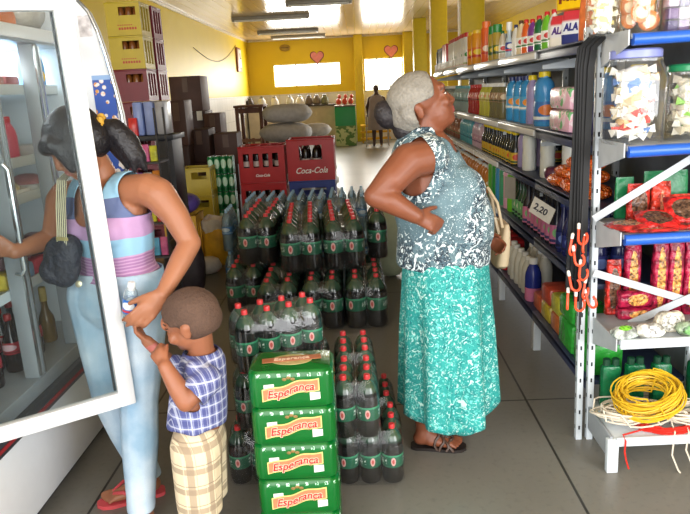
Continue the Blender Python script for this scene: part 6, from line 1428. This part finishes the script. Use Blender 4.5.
def cut_s(c):
    if c.z < zc_+.006*math.sin(c.x*60): return True
    if c.z > nb.z+.016 and (c.xy-nb.xy).length < .085: return True
    if c.z > nb.z+.04: return True
    for s_, e_ in ((sL, eL), (sR, eR)):
        d = (e_-s_); L = d.length; d = d.normalized()
        if (c-s_).dot(d) > L*.72 and (c-(s_+d*(c-s_).dot(d))).length < .075 and abs(c.y) > .075: return True
    return False
skin('plaid_shirt', m, [PLA], bo, .006, 4, cut=cut_s, thick=.003)
m = MB(); pc = BP(199, 440, 2.04); cone(m, pc+V(0, -.03, 0), .088, pc+V(0, .03, 0), .088)
for q in (-1, 1):
    hp = pc+V(0, .042*q, -.01); chain(m, [hp, V(hp.x-.008, hp.y*1.15, .2), V(hp.x-.004, hp.y*1.15, .12)], [.084, .076, .07])
def cut_sh(c): return c.z < .17 or c.z > zc_+.07
skin('checked_shorts', m, [CHK], bo, .006, 4, cut=cut_sh, thick=.003)

# ============================== distant person with a walking frame
dx, dy = P(378, 147, 18.6).x, 18.6
dp = thing('person', 'distant person in loose grey dress standing with a walking frame', 'person', (dx, dy, 0))
b = MB(); chain(b, [V(0, 0, .8), V(0, 0, 1.2), V(0, .02, 1.33)], [.15, .17, .12]); cone(b, V(-.15, 0, 1.3), .07, V(.15, 0, 1.3), .07); chain(b, [V(0, 0, 1.36), V(0, -.01, 1.46)], [.06, .055]); HDm = frame(V(-.005, -.01, 1.55), (0, 1, -.1), (0, 0, 1)); face(b, HDm, .95)
for q in (-1, 1):
    chain(b, [V(q*.18, 0, 1.3), V(q*.26, .02, 1.08), V(q*.24, .2, .88)], [.06, .045, .03]); hand(b, V(q*.24, .2, .88), V(q*.24, .3, .86), V(0, 0, -1), q, .95, curl=(.7, .7, .7, .7))
    chain(b, [V(q*.09, 0, .8), V(q*.09, 0, .45), V(q*.1, 0, .08)], [.09, .06, .04]); foot(b, (q*.1, -.05, .01), (q*.11, .19, .01), .95, q, V(q*.1, 0, .09))
skin('body', b, [pm((66, 44, 40), .5)], dp, .012, 4)
m = MB(); m.ell((0, -.03, .03), (.085, .1, .09), M=HDm); skin('hair', m, [HDARK], dp, .012, 3)
GD_ = pm((132, 122, 126), .7, var=.12, scale=6, name='grey_dress'); rg = []
for z, rx, ry in ((.46, .27, .24), (.6, .26, .23), (.9, .24, .21), (1.15, .215, .185), (1.28, .22, .15), (1.36, .16, .11), (1.4, .08, .075)):
    rg.append([((rx+.012*math.sin(7*a))*math.cos(a), (ry+.012*math.sin(7*a))*math.sin(a), z) for a in [2*PI*k/40 for k in range(40)]])
MB().loft(rg, cap=False).build('dress', GD_, dp)
wf = thing('walking_frame', 'metal walking frame held by the distant person', 'walking frame', (dx, dy+.1, 0)); AL = pm((150, 146, 140), .35, metal=.5, name='frame_metal')
for q in (-1, 1):
    for y in (-.2, .28): MB().tube([(q*.31, y, .0), (q*.29, y*.8, .82)], .014, 8).build('leg', AL, wf)
    MB().tube([(q*.29, -.16, .82), (q*.285, .0, .86), (q*.29, .224, .82)], .016, 8).build('handle', pm((60, 56, 54), .5), wf); MB().tube([(q*.3, -.18, .35), (q*.3, .25, .35)], .011, 6).build('side_bar', AL, wf)
MB().tube([(-.29, .25, .6), (.29, .25, .6)], .012, 6).build('cross_bar', AL, wf)
